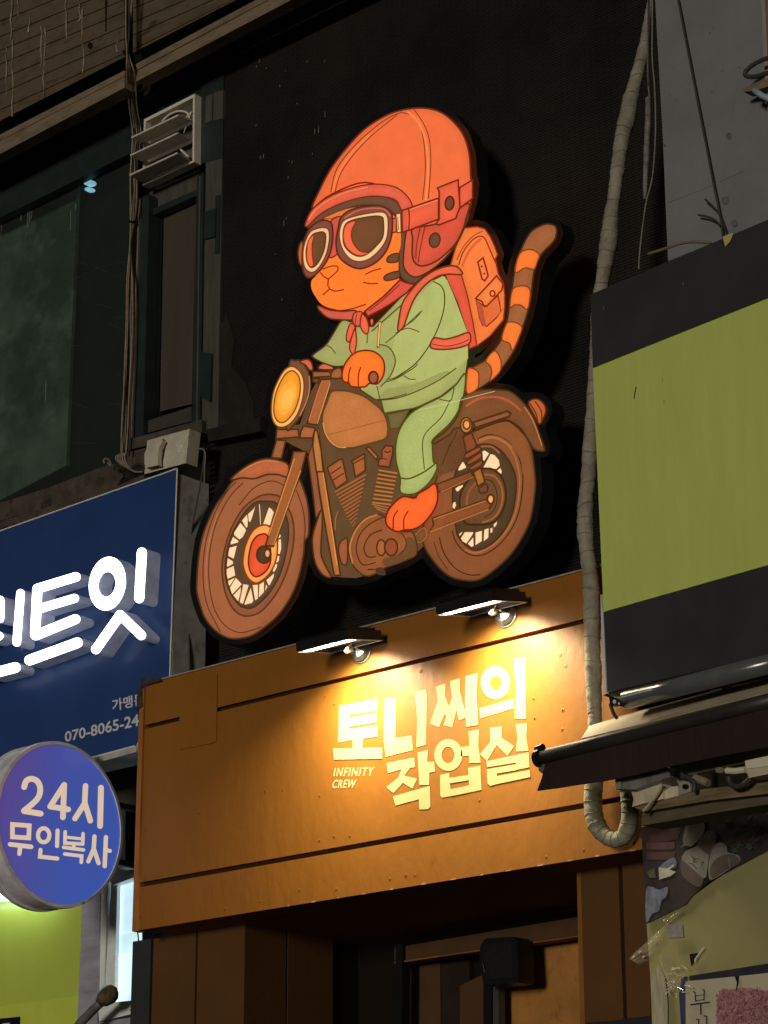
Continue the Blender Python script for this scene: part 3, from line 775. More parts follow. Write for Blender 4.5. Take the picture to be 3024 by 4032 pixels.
for i in range(9):
    t = i / 8
    stroke('cylinder#b', 'F', (178,114,60), [(812 - 70 * t, 420 + 350 * t), (1000 - 70 * t, 452 + 340 * t)], 6.6)
    stroke('cylinder#b', 'F', (98,52,24), [(808 - 70 * t, 442 + 350 * t), (996 - 70 * t, 474 + 340 * t)], 4)
for i in range(3): stroke('cylinder#b', 'F', (168,104,56), [(735 + 26 * i, 790 + 26 * i), (905 - 12 * i, 825 + 26 * i)], 5)
fill('cylinder#b', 'F', (164,86,52), [(838,205),(880,150),(960,160),(958,240),(920,385),(800,370),(805,310),(840,280)], line=OUT, smooth=False)
stroke('cylinder#b', 'F', (80,40,20), [(870,215),(905,225),(930,212)], 5)
stroke('cylinder#b', 'F', (80,40,20), [(830,290),(890,298)], 4)
fill('cylinder#b', 'F', (166,96,58), [(665,180),(700,165),(795,265),(780,310)], line=OUT, smooth=False)
# --- frame tubes
fill('frame', 'F', (150,88,56), [(35,270),(90,100),(150,600),(185,840),(120,940),(100,760)], line=OUT, smooth=False)
fill('frame', 'F', (168,98,58), [(180,850),(190,1000),(175,1300),(210,1430),(285,1580),(200,1560),(120,1440),(85,1250),(95,1100)], line=OUT)
fill('frame', 'F', (186,110,56), [(85,90),(150,-50),(190,300),(285,900),(388,1562),(322,1565),(245,1150),(160,650)], line=OUT, w=5, smooth=False)
stroke('frame', 'F', (224,146,76), [(140,20),(180,320),(270,900),(350,1450)], 4)
# gaps that show the black backing
BL = (8, 8, 9)
def gap(s, g):
    b, off = aset('backing_gap'); b.flat([ART_P.p(x, y, off) for x, y in px(s, g)], black_acrylic)
gap('G', [(1240,60),(1300,40),(1330,260),(1382,640),(1352,800),(1330,640),(1270,330),(1205,220)])
gap('D', [(345,1432),(468,1425),(405,1600),(385,1590),(310,1545)])
gap('D', [(572,1500),(592,1680),(515,1680)])
# --- front wheel
fill('tyre#f', 'G', (160,94,59), [(95,1400),(110,1150),(150,900),(210,720),(300,530),(400,390),(480,270),(600,190),(800,150),(1000,150),(1180,200),(1270,380),(1310,550),(1320,700),(1310,850),(1270,920),
     (1260,1050),(1210,1290),(1130,1500),(1000,1700),(850,1840),(700,1940),(550,1975),(430,1965),(300,1890),(190,1760),(130,1600),(100,1480)], line=OUT, w=5)
TL = (96,52,26)
stroke('tyre#f', 'G', TL, [(520,270),(430,370),(330,530),(250,720),(190,950),(165,1200),(175,1450),(220,1640),(290,1780),(350,1900)], 4.4)
stroke('tyre#f', 'G', TL, [(600,280),(480,400),(380,560),(300,740),(245,980),(225,1220),(245,1480),(300,1680),(400,1830),(520,1900),(620,1905),(800,1850)], 4.4)
stroke('tyre#f', 'G', TL, [(560,520),(700,350),(850,270),(950,265),(1050,310)], 4.4)
stroke('tyre#f', 'G', TL, [(1180,360),(1250,560),(1275,760),(1265,900)], 4.4)
stroke('tyre#f', 'G', (190,118,76), [(330,600),(260,800),(215,1000),(196,1220),(208,1440)], 3)
fill('wheel_rim#f', 'G', (150,88,56), [(1000,430),(870,405),(750,440),(600,560),(480,760),(400,1000),(370,1220),(400,1450),(470,1620),(560,1710),(660,1730),(780,1690),(900,1570),(1000,1420),(1080,1230),
     (1140,1000),(1155,800),(1130,640),(1080,540)], line=TL, w=5)
fill('wheel_rim#f', 'G', (90,67,45), [(720,500),(850,480),(960,500),(1050,600),(1095,760),(1080,980),(1020,1230),(920,1430),(800,1570),(700,1640),(600,1635),(520,1570),(440,1430),(405,1250),(420,1050),(480,840),(590,640)], line=(74,48,26))
for g in ([(735,530),(715,560),(650,620),(660,700),(680,710),(700,660)], [(645,620),(585,690),(630,770),(650,765),(655,690)], [(570,712),(500,820),(500,850),(560,900),(600,870),(635,800),(630,780)],
          [(490,862),(462,930),(465,955),(550,930),(552,910)], [(535,960),(450,985),(435,1060),(440,1080),(500,1110)], [(430,1095),(420,1190),(440,1195),(495,1160),(490,1130)],
          [(500,1180),(420,1215),(418,1270),(430,1330),(518,1290)], [(515,1310),(435,1345),(440,1385),(455,1410)], [(520,1310),(455,1420),(480,1500),(590,1385),(570,1360)], [(580,1410),(490,1505),(550,1575),(575,1480)],
          [(600,1378),(665,1390),(660,1410),(605,1590),(590,1600),(560,1580)], [(685,1415),(610,1600),(620,1610),(700,1590),(715,1560)], [(700,1390),(765,1385),(765,1540),(730,1565)], [(775,1385),(830,1350),(830,1470),(775,1530),(768,1520)],
          [(850,1380),(870,1410),(835,1465)], [(850,1340),(940,1260),(935,1310),(890,1400),(875,1395)], [(945,1160),(975,1160),(970,1200),(940,1255),(920,1240)], [(970,1075),(998,1070),(992,1130),(965,1155),(955,1140)],
          [(985,895),(1015,890),(1018,1000),(1000,1060),(970,1050)], [(1000,835),(1015,850),(1005,880),(980,885)], [(880,545),(910,560),(938,600),(895,745),(815,730)], [(770,510),(785,510),(798,735),(785,740)]):
    fill('wheel_rim#f', 'G', CR, g, line=(104,54,24), w=1.8, smooth=False, shade=.05)
fill('wheel_hub#f', 'G', (255,168,82), [(790,745),(880,750),(960,850),(975,1000),(950,1150),(880,1280),(780,1360),(720,1368),(650,1310),(605,1200),(600,1100),(630,950),(700,810)], line=(150,50,12), w=5)
fill('wheel_hub#f', 'G', (236,88,48), [(790,842),(850,840),(890,920),(900,1130),(850,1240),(760,1300),(700,1280),(665,1200),(660,1100),(690,950),(740,870)], line=(140,24,10), w=5)
fill('wheel_hub#f', 'G', (86,60,41), ell(826, 1062, 78, 94), line=OUT)
# --- front fender, fork, headlight
fill('front_fender', 'G', (186,100,60), [(468,238),(560,152),(700,62),(850,17),(1000,35),(1095,90),(1085,212),(980,190),(860,190),(720,235),(600,225),(510,242)], line=OUT, w=5)
stroke('front_fender', 'G', (205,120,76), [(560,170),(700,85),(850,40),(980,55)], 4)
for s, c, g in (('D', (160,94,58), [(245,1335),(345,1340),(300,1535),(190,1525)]), ('D', (166,94,54), [(250,1218),(480,1218),(492,1300),(240,1322)])):
    fill('fork', s, c, g, line=OUT, smooth=False)
fill('fork', 'D', (190,120,62), [(660,1220),(690,1240),(730,1440),(755,1680),(680,1680),(640,1400)], line=OUT, smooth=False)
fill('headlight', 'D', (126,79,53), [(380,530),(450,470),(520,480),(590,590),(615,720),(590,880),(520,1050),(440,1160),(350,1190)], line=OUT, w=5)
stroke('headlight', 'D', (186,128,84), [(600,640),(604,780),(570,920),(500,1070)], 4)
fill('headlight', 'D', (255,193,108), [(395,535),(455,548),(520,620),(545,730),(530,880),(480,1040),(400,1150),(310,1195),(235,1170),(195,1080),(190,950),(215,800),(270,670),(330,575)], line=(120,62,14), w=4)
fill('headlight', 'D', (255,158,44), [(405,580),(450,595),(490,650),(505,750),(490,880),(440,1020),(370,1110),(310,1145),(255,1125),(222,1060),(215,970),(235,840),(285,710),(345,615)], line=(130,62,12), w=4)
fill('headlight', 'D', (255,172,60), ell(360, 880, 92, 190, rot=.3), line=None)
fill('headlight', 'D', (255,186,80), ell(368, 890, 62, 120, rot=.3), line=None)
fill('fork', 'D', (172,100,56), [(735,675),(847,670),(822,790),(682,1172),(578,1155)], line=OUT, w=5, smooth=False)
stroke('fork', 'D', (222,142,78), [(832,700),(800,810),(690,1150)], 4)
stroke('fork', 'D', (206,108,72), [(745,690),(700,800),(600,1120)], 5)
fill('fork', 'G', (164,96,50), [(1150,-60),(1290,-60),(1232,160),(930,972),(845,962),(868,880),(1100,150)], line=OUT, w=5, smooth=False)
stroke('fork', 'G', (222,132,66), [(1160,20),(1110,160),(880,850)], 5)
stroke('fork', 'G', (206,140,80), [(1225,150),(935,950)], 4)
fill('fork', 'D', (178,100,56), [(540,1180),(667,1205),(640,1312),(498,1312),(510,1240)], line=OUT, w=5, smooth=False)
fill('fork', 'G', (245,162,116), ell(865, 1050, 30, 44), line=OUT, w=4)
fill('handlebar', 'D', (104,72,46), [(830,680),(960,650),(1040,740),(1120,770),(1000,790),(830,785)], line=None, smooth=False)
fill('handlebar', 'D', (162,93,59), [(640,590),(820,590),(850,640),(640,652)], line=OUT, smooth=False)
fill('handlebar', 'D', (130,76,49), [(640,668),(712,668),(700,712),(642,702)], line=OUT, smooth=False)
fill('handlebar', 'D', (206,106,72), [(705,562),(730,512),(800,500),(862,542),(850,568)], line=OUT)
fill('handlebar', 'D', (216,96,66), [(500,480),(580,455),(625,490),(642,562),(608,575),(560,520)], line=OUT)
fill('handlebar', 'D', (166,96,56), [(838,622),(870,570),(940,553),(960,650),(850,662)], line=OUT)
fill('fuel_tank', 'D', (192,117,61), [(840,810),(930,795),(1040,805),(1180,850),(1290,920),(1390,1010),(1440,1100),(1460,1200),(1450,1290),(1400,1335),(1200,1390),(1080,1420),(960,1420),(870,1390),(800,1320),(760,1240),
     (740,1130),(750,1030),(790,930)], line=(96,62,30), w=6)
stroke('fuel_tank', 'D', (150,82,32), [(790,1282),(1420,1120)], 2.6)
stroke('fuel_tank', 'D', (228,156,88), [(752,1150),(775,1255),(832,1350),(915,1408),(1000,1415)], 3.6)
# --- tail and backpack
TO, TB = (255,124,50), (160,96,56)
fill('tail', 'C', TB, [(690,1450),(760,1400),(860,1340),(960,1220),(1020,1120),(1060,970),(1085,800),(1110,640),(1140,450),(1200,290),(1280,150),(1380,90),(1450,75),(1510,100),(1520,160),(1490,240),(1370,370),(1310,520),
     (1280,760),(1240,930),(1200,1050),(1120,1260),(1010,1420),(900,1540),(800,1610),(680,1655)], line=(70,40,18), w=5)
for g in ([(1140,530),(1145,440),(1180,350),(1230,318),(1300,318),(1358,362),(1340,430),(1308,498),(1230,485)], [(1085,850),(1105,700),(1150,660),(1230,655),(1272,690),(1270,780),(1245,872),(1190,835),(1130,830)],
          [(1010,1150),(1050,1012),(1090,990),(1150,1000),(1197,1042),(1170,1130),(1110,1257),(1080,1190)], [(860,1352),(930,1265),(970,1280),(1000,1350),(1000,1430),(960,1490),(895,1542),(915,1470),(900,1400)],
          [(690,1442),(740,1425),(790,1460),(795,1520),(780,1612),(682,1652)]):
    fill('tail', 'C', TO, g, line=(128,62,26), w=4)
fill('backpack', 'C', (228,88,62), [(500,480),(640,520),(700,760),(745,1000),(777,1212),(705,1242),(695,1110),(560,740),(480,580)], line=(128,34,18), w=4, smooth=False)
fill('backpack', 'C', (248,126,62), [(652,115),(720,106),(780,101),(850,121),(900,190),(945,290),(970,362),(950,402),(962,470),(977,540),(1025,630),(1037,740),(1036,860),(1025,970),(900,1120),(777,1214),(742,1000),(690,750),(625,525),
     (595,470),(530,460),(580,290)], line=(136,46,18), w=4, smooth=False)
stroke('backpack', 'C', (140,40,16), [(608,455),(650,335),(735,225),(805,190),(850,212),(900,320),(952,440)], 5)
stroke('backpack', 'C', (150,60,24), [(590,410),(650,290),(740,190),(825,145)], 4)
stroke('backpack', 'C', (226,92,52), [(640,470),(690,350),(760,260),(815,215)], 9)
fill('backpack', 'C', (246,130,72), [(785,432),(835,390),(862,480),(882,560),(850,606),(825,590)], line=(140,34,14), w=5, smooth=False)
for q in ((822,472), (846,540)): fill('backpack', 'C', (140,34,14), ell(q[0], q[1], 10, 10, 10), line=None)
fill('pocket', 'C', (244,116,60), [(768,785),(850,850),(975,745),(990,820),(1000,892),(1022,862),(960,950),(870,1030),(830,1020),(800,950)], line=(140,40,16), w=4, smooth=False)
fill('pocket', 'C', (190,82,60), [(772,795),(830,855),(845,940),(860,1025),(825,1010),(800,940)], line=None)
fill('pocket', 'C', (250,132,66), [(765,770),(960,560),(1020,632),(1010,692),(872,840),(842,840),(825,800),(785,780)], line=(140,40,16), w=5, smooth=False)
fill('pocket', 'C', (250,140,76), ell(922, 725, 22, 26), line=(140,40,16), w=5)
# --- clothes
GR, GL = (178,184,107), (84,72,18)
fill('jacket', 'D', (164,164,97), [(1030,40),(990,28),(940,50),(860,180),(780,300),(650,400),(640,430),(720,480),(860,530),(960,530),(1060,500),(1130,380),(1140,100)], line=OUT)
stroke('jacket', 'D', GL, [(780,300),(840,330),(885,390)], 4)
fill('jacket', 'N', (170,172,100), [(1401,1285),(1468,1285),(1598,1150),(1700,1103),(1753,1085),(1800,1190),(1841,1314),(1843,1411),(1833,1480),(1829,1490),(1791,1517),(1736,1560),(1639,1606),(1513,1627),(1499,1577),(1474,1572),(1420,1536),(1390,1450)], line=OUT, w=4, smooth=False)
fill('jacket', 'C', GR, [(400,590),(460,560),(500,600),(560,740),(690,1090),(694,1330),(560,1440),(300,1540),(60,1560),(-60,1450),(30,1060),(170,860),(290,690)], line=None, smooth=False)
fill('trousers', 'E', (112,98,56), [(60,430),(265,388),(210,490),(172,555),(90,570)], line=GL, w=4, smooth=False)
fill('jacket', 'E', (158,158,90), [(0,305),(170,278),(340,212),(540,112),(640,30),(560,40),(300,150),(40,200)], line=None)
stroke('jacket', 'E', GL, [(0,297),(160,276),(340,212),(540,112),(700,0)], 4.6)
stroke('jacket', 'E', GL, [(60,110),(180,70),(300,0),(340,-40)], 4)
stroke('jacket', 'E', GL, [(215,70),(265,100),(320,102)], 4)
stroke('jacket', 'E', GL, [(30,420),(200,390),(330,365),(560,262),(690,160),(780,50)], 5)
stroke('jacket', 'E', GL, [(0,290),(15,360),(32,420)], 4)
fill('trousers', 'E', (172,181,105), [(787,50),(775,240),(745,300),(720,400),(640,520),(490,660),(480,720),(490,870),(520,890),(515,960),(440,1080),(320,1170),(200,1170),(175,1120),(180,1030),(140,860),(140,700),(180,560),(270,430),(380,355),(560,265),(690,162)], line=GL, w=5)
stroke('trousers', 'E', GL, [(178,1022),(260,1030),(380,980),(470,920),(515,880)], 6)
stroke('trousers', 'E', GL, [(645,300),(560,460),(430,590),(388,700),(405,940)], 4)
stroke('trousers', 'E', GL, [(682,185),(655,295),(600,300),(548,288)], 4)
stroke('jacket', 'C', GL, [(370,612),(450,662),(476,760),(462,900),(400,1080),(300,1260),(180,1400),(0,1520)], 5)
stroke('jacket', 'C', GL, [(262,888),(190,970),(100,1032)], 4)
stroke('jacket', 'C', GL, [(20,1092),(130,1048),(238,1082)], 4)
fill('jacket', 'D', (164,163,96), [(1345,300),(1450,305),(1530,410),(1535,520),(1470,670),(1375,758),(1330,735),(1425,600),(1410,450)], line=None)
stroke('jacket', 'D', GL, [(1370,296),(1460,318),(1522,400),(1537,500),(1482,640),(1380,752)], 4.6)
stroke('jacket', 'D', GL, [(1340,750),(1370,880),(1400,1000)], 4)
stroke('jacket', 'D', GL, [(1310,895),(1480,880),(1659,830)], 4)
stroke('jacket', 'D', GL, [(1450,700),(1560,660),(1659,600)], 4)
stroke('jacket', 'B', GL, [(870,1530),(1000,1415),(1200,1240)], 5)
stroke('jacket', 'B', GL, [(822,1530),(816,1659)], 4)
stroke('jacket', 'B', (110,70,22), [(958,1435),(935,1700)], 11)
stroke('jacket', 'B', (250,184,114), [(958,1440),(936,1690)], 6)
stroke('jacket', 'B', GL, [(1020,1659),(1140,1560),(1240,1470),(1400,1320)], 4)
# straps
fill('shoulder_strap', 'C', (238,104,69), [(40,1070),(50,960),(80,820),(150,710),(260,590),(400,500),(540,465),(610,490),(637,545),(500,545),(400,570),(290,650),(190,780),(130,930),(90,1040)], line=(112,46,20), w=5)
fill('shoulder_strap#w', 'C', (240,104,72), [(375,1140),(480,1150),(600,1120),(690,1088),(717,1120),(705,1192),(600,1232),(450,1247),(345,1227)], line=(120,44,20), w=5)
stroke('shoulder_strap#w', 'C', (140,50,22), [(360,1195),(480,1216),(600,1196),(700,1155)], 4)
# hand and foot
RD = (140, 18, 6)
fill('paw', 'D', (255,122,42), [(960,600),(1000,490),(1090,390),(1210,358),(1320,378),(1400,450),(1422,550),(1400,650),(1340,722),(1260,718),(1200,757),(1060,752),(1030,712),(970,692)], line=(118,36,6), w=5)
stroke('paw', 'D', RD, [(1052,545),(1032,620),(1030,705)], 5)
stroke('paw', 'D', RD, [(1160,545),(1137,630),(1136,745)], 5)
fill('paw', 'D', (158,93,55), ell(1300, 655, 50, 66), line=(110,34,8), w=6)
fill('paw#f', 'F', (255,106,44), [(1410,565),(1442,630),(1442,760),(1390,880),(1280,1010),(1180,1062),(1090,1070),(1010,1087),(940,1060),(890,1010),(883,930),(920,840),(1000,750),(1080,705),(1190,722),(1240,670),(1330,620)], line=(112,30,6), w=5)
stroke('paw#f', 'F', RD, [(1012,858),(968,930),(962,1062)], 5)
stroke('paw#f', 'F', RD, [(1122,868),(1080,945),(1078,1058)], 5)
stroke('paw#f', 'F', (112,30,6), [(1215,722),(1180,712),(1150,695)], 5)
# --- head
fill('helmet', 'A', (112,74,53), [(985,1060),(1060,1040),(1300,1000),(1540,900),(1490,1080),(1400,1230),(1300,1330),(1180,1420),(1110,1482),(1040,1472),(990,1420),(972,1300)], line=OUT, w=4)
fill('face', 'B', (255,126,46), [(330,300),(500,200),(700,170),(1100,400),(1178,450),(1182,600),(1160,700),(1162,950),(1185,970),(1100,1060),(960,1190),(820,1290),(770,1325),(660,1320),(480,1296),(330,1245),(240,1130),(208,1050),(213,980),(258,930),(300,850),(330,700)], line=None)
fill('chin_strap', 'B', (206,92,70), [(285,1255),(400,1298),(560,1315),(680,1305),(705,1340),(660,1405),(540,1408),(400,1390),(300,1310)], line=OUT)
fill('chin_strap', 'B', (226,86,68), [(790,1318),(860,1260),(1000,1150),(1175,975),(1235,1000),(1335,1025),(1240,1120),(1100,1220),(980,1292),(825,1372)], line=(112,34,18), w=5, smooth=False)
stroke('chin_strap', 'B', (130,40,22), [(1170,1025),(1000,1180),(840,1310)], 4)
for g in ([(1155,685),(1060,710),(1030,760),(1060,785),(1150,770)], [(1160,880),(1050,905),(1000,945),(1020,980),(1110,968),(1168,940)]):
    fill('face', 'B', (116,71,49), g, line=(90,44,20), w=4)
for g in ([(800,912),(880,875),(965,850)], [(780,1000),(850,1015),(930,1012)], [(340,855),(420,825),(490,825),(500,860),(470,900),(395,965)], [(310,895),(345,935),(395,965)], [(395,965),(390,1035),(405,1072),(335,1136)],
          [(405,1072),(470,1095),(560,1080)], [(330,1270),(480,1306),(640,1290),(800,1240)]):
    stroke('face', 'B', RD, g, 4.6)
fill('helmet', 'A', (238,109,61), [(270,870),(330,720),(420,550),(540,390),(690,230),(860,120),(1000,70),(1150,53),(1290,76),(1400,146),(1500,270),(1550,430),(1563,620),(1575,680),(1565,800),(1530,900),(1300,1010),(1120,1060),(1060,1040),(1000,900),
     (960,760),(700,660),(420,760)], line=(104,44,16), w=5)
fill('ear_flap', 'A', (230,96,66), [(1040,1050),(1100,1030),(1110,1250),(1180,1335),(1300,1290),(1430,1165),(1400,1225),(1300,1328),(1190,1405),(1100,1432),(1035,1385),(1012,1300)], line=OUT)
fill('ear_flap', 'A', (216,84,60), [(1095,1035),(1300,990),(1540,830),(1522,960),(1492,1060),(1430,1170),(1300,1290),(1180,1342),(1110,1320),(1085,1250),(1088,1120)], line=(92,46,20), w=5)
for g in ([(1150,1025),(1120,1180),(1115,1280)], [(1190,1015),(1150,1200),(1135,1310)]): stroke('ear_flap', 'A', (112,44,22), g, 4)
fill('ear_flap', 'A', (110,70,49), ell(1268, 1132, 44, 60, rot=.2), line=(88,38,18), w=4)
for g in ([(420,740),(460,570),(560,420),(720,260),(880,140),(1000,85)], [(455,735),(500,590),(600,440),(740,290),(860,190),(960,110)], [(1000,88),(1090,120),(1150,205),(1182,350),(1192,560),(1170,800)], [(1100,66),(1172,170),(1222,300),(1237,500),(1217,790)]):
    stroke('helmet', 'A', (120,50,18), g, 3.6)
stroke('helmet', 'A', (248,134,80), [(1050,85),(1135,170),(1196,330),(1212,550),(1195,800)], 8)
stroke('helmet', 'A', (246,130,76), [(438,735),(478,590),(580,430),(728,278)], 6)
fill('brim', 'A', (112,75,53), [(240,1012),(320,930),(420,868),(560,812),(720,775),(870,780),(960,820),(1005,890),(950,935),(900,885),(800,848),(640,852),(480,900),(350,962),(250,1032)], line=OUT, w=4)
fill('brim', 'A', (230,98,69), [(214,990),(270,880),(400,780),(560,715),(720,678),(860,678),(970,710),(1050,780),(1088,860),(1060,872),(1000,888),(955,810),(860,778),(720,775),(560,812),(420,868),(320,930),(245,1005),(218,1022)], line=(120,40,18), w=4)
stroke('brim', 'A', (246,134,88), [(240,965),(290,890),(410,800),(560,735),(720,700)], 4)
fill('face', 'B', (248,130,60), [(335,305),(480,235),(600,195),(712,178),(640,220),(560,275),(440,310)], line=(110,56,24), w=3, smooth=False)
# --- goggles
fill('goggle_strap', 'A', (236,96,64), [(1000,890),(1060,870),(1300,788),(1300,960),(1060,1050),(1003,1068)], line=(116,38,16), w=5, smooth=False)
stroke('goggle_strap', 'A', (116,38,16), [(1055,872),(1062,960),(1055,1050)], 5)
stroke('goggle_strap', 'A', (246,136,92), [(1070,880),(1290,806)], 4)
fill('goggle_strap', 'A', (236,97,66), [(1472,702),(1577,640),(1578,790),(1468,872)], line=(116,38,16), w=5, smooth=False)
fill('goggle_strap', 'A', (236,98,66), [(1290,705),(1460,638),(1475,860),(1440,955),(1300,1008),(1278,1000),(1305,960),(1305,735)], line=(116,38,16), w=5, smooth=False)
fill('goggle_strap', 'A', (112,66,46), ell(1390, 830, 36, 56, rot=.1), line=(92,34,14), w=5)
fill('goggle_strap', 'A', (232,95,66), [(885,968),(955,948),(957,1062),(893,1084)], line=(116,38,16), w=4, smooth=False)
fill('goggle_strap', 'B', (255,203,142), [(1130,255),(1182,245),(1188,455),(1143,460)], line=(120,60,16), w=4, smooth=False)
stroke('goggle_strap', 'B', (190,110,50), [(1150,290),(1160,430)], 4)
FR = (136,77,62)
fill('goggles', 'B', (190,92,58), [(85,580),(118,570),(112,800),(80,790),(64,680)], line=OUT)
fill('goggles', 'B', (216,88,69), [(420,340),(530,285),(505,400),(485,560),(490,690),(405,725),(440,560)], line=(112,38,20), w=4)
fill('goggles', 'B', FR, [(500,420),(530,300),(620,220),(780,175),(950,165),(1050,210),(1090,280),(1085,480),(1030,650),(930,770),(800,840),(700,847),(580,790),(500,700),(478,560)], line=(92,38,22), w=5)
stroke('goggles', 'B', (196,100,80), [(570,300),(700,225),(850,195),(1000,205),(1070,280)], 6)
fill('goggles', 'B', FR, [(180,430),(250,360),(340,323),(410,340),(440,400),(440,560),(400,720),(330,840),(250,920),(180,952),(130,900),(110,780),(115,640),(140,520)], line=(92,38,22), w=5)
LB = (116,73,43)
fill('goggles', 'B', (255,206,152), [(560,330),(680,280),(850,245),(980,235),(1032,270),(1047,360),(1030,520),(960,640),(850,740),(740,775),(640,750),(560,660),(518,540),(518,430)], line=(120,58,20), w=4)
fill('lens', 'B', LB, [(600,350),(700,310),(880,280),(970,285),(995,330),(990,500),(920,600),(820,690),(730,717),(640,680),(570,600),(555,500),(565,410)], line=(96,54,20), w=4)
fill('lens', 'B', (252,106,64), [(690,333),(600,360),(562,430),(560,540),(600,630),(680,695),(760,710),(835,680),(740,660),(670,580),(645,490),(655,420)], line=(120,50,20), w=3)
fill('goggles', 'B', (255,202,147), [(190,460),(270,415),(350,403),(397,430),(407,520),(380,670),(320,800),(250,880),(190,887),(140,840),(118,740),(130,600)], line=(120,58,20), w=4)
fill('lens#b', 'B', LB, [(215,490),(290,455),(345,455),(367,500),(350,640),(300,760),(240,830),(195,832),(160,760),(158,620)], line=(96,54,20), w=4)
fill('lens#b', 'B', (250,106,66), [(240,485),(180,540),(160,640),(160,750),(190,825),(232,812),(220,700),(220,580)], line=(120,50,20), w=3)
# --- scarf
fill('scarf', 'D', (240,106,71), [(1098,120),(1116,250),(1098,375),(1070,397),(1040,330),(1062,220)], line=(120,44,22), w=4)
fill('scarf', 'B', (238,100,70), [(635,1450),(685,1478),(660,1560),(625,1650),(590,1622),(602,1530)], line=(120,44,22), w=4)
fill('scarf', 'B', (226,96,72), [(668,1350),(715,1318),(765,1335),(745,1460),(690,1475),(660,1420)], line=(120,44,22), w=4)
stroke('scarf', 'B', (140,56,30), [(705,1350),(690,1420),(700,1470)], 3.6)
fill('scarf', 'B', (240,102,70), [(760,1350),(810,1390),(835,1480),(825,1552),(785,1552),(742,1470)], line=(120,44,22), w=4)
fill('scarf', 'B', (236,102,76), [(850,1410),(880,1400),(885,1440),(862,1470)], line=(120,44,22), w=3)
# thin pale line across the print
stroke('thin_mark', 'E', (214,206,150), [(370,388),(700,308),(1060,215)], 2.0, smooth=False)
LBL = {'tyre#r': 'rear tyre print', 'tyre#f': 'front tyre print'}
for k, b in art_parts.items():
    b.build(k.split('#')[0], rider)
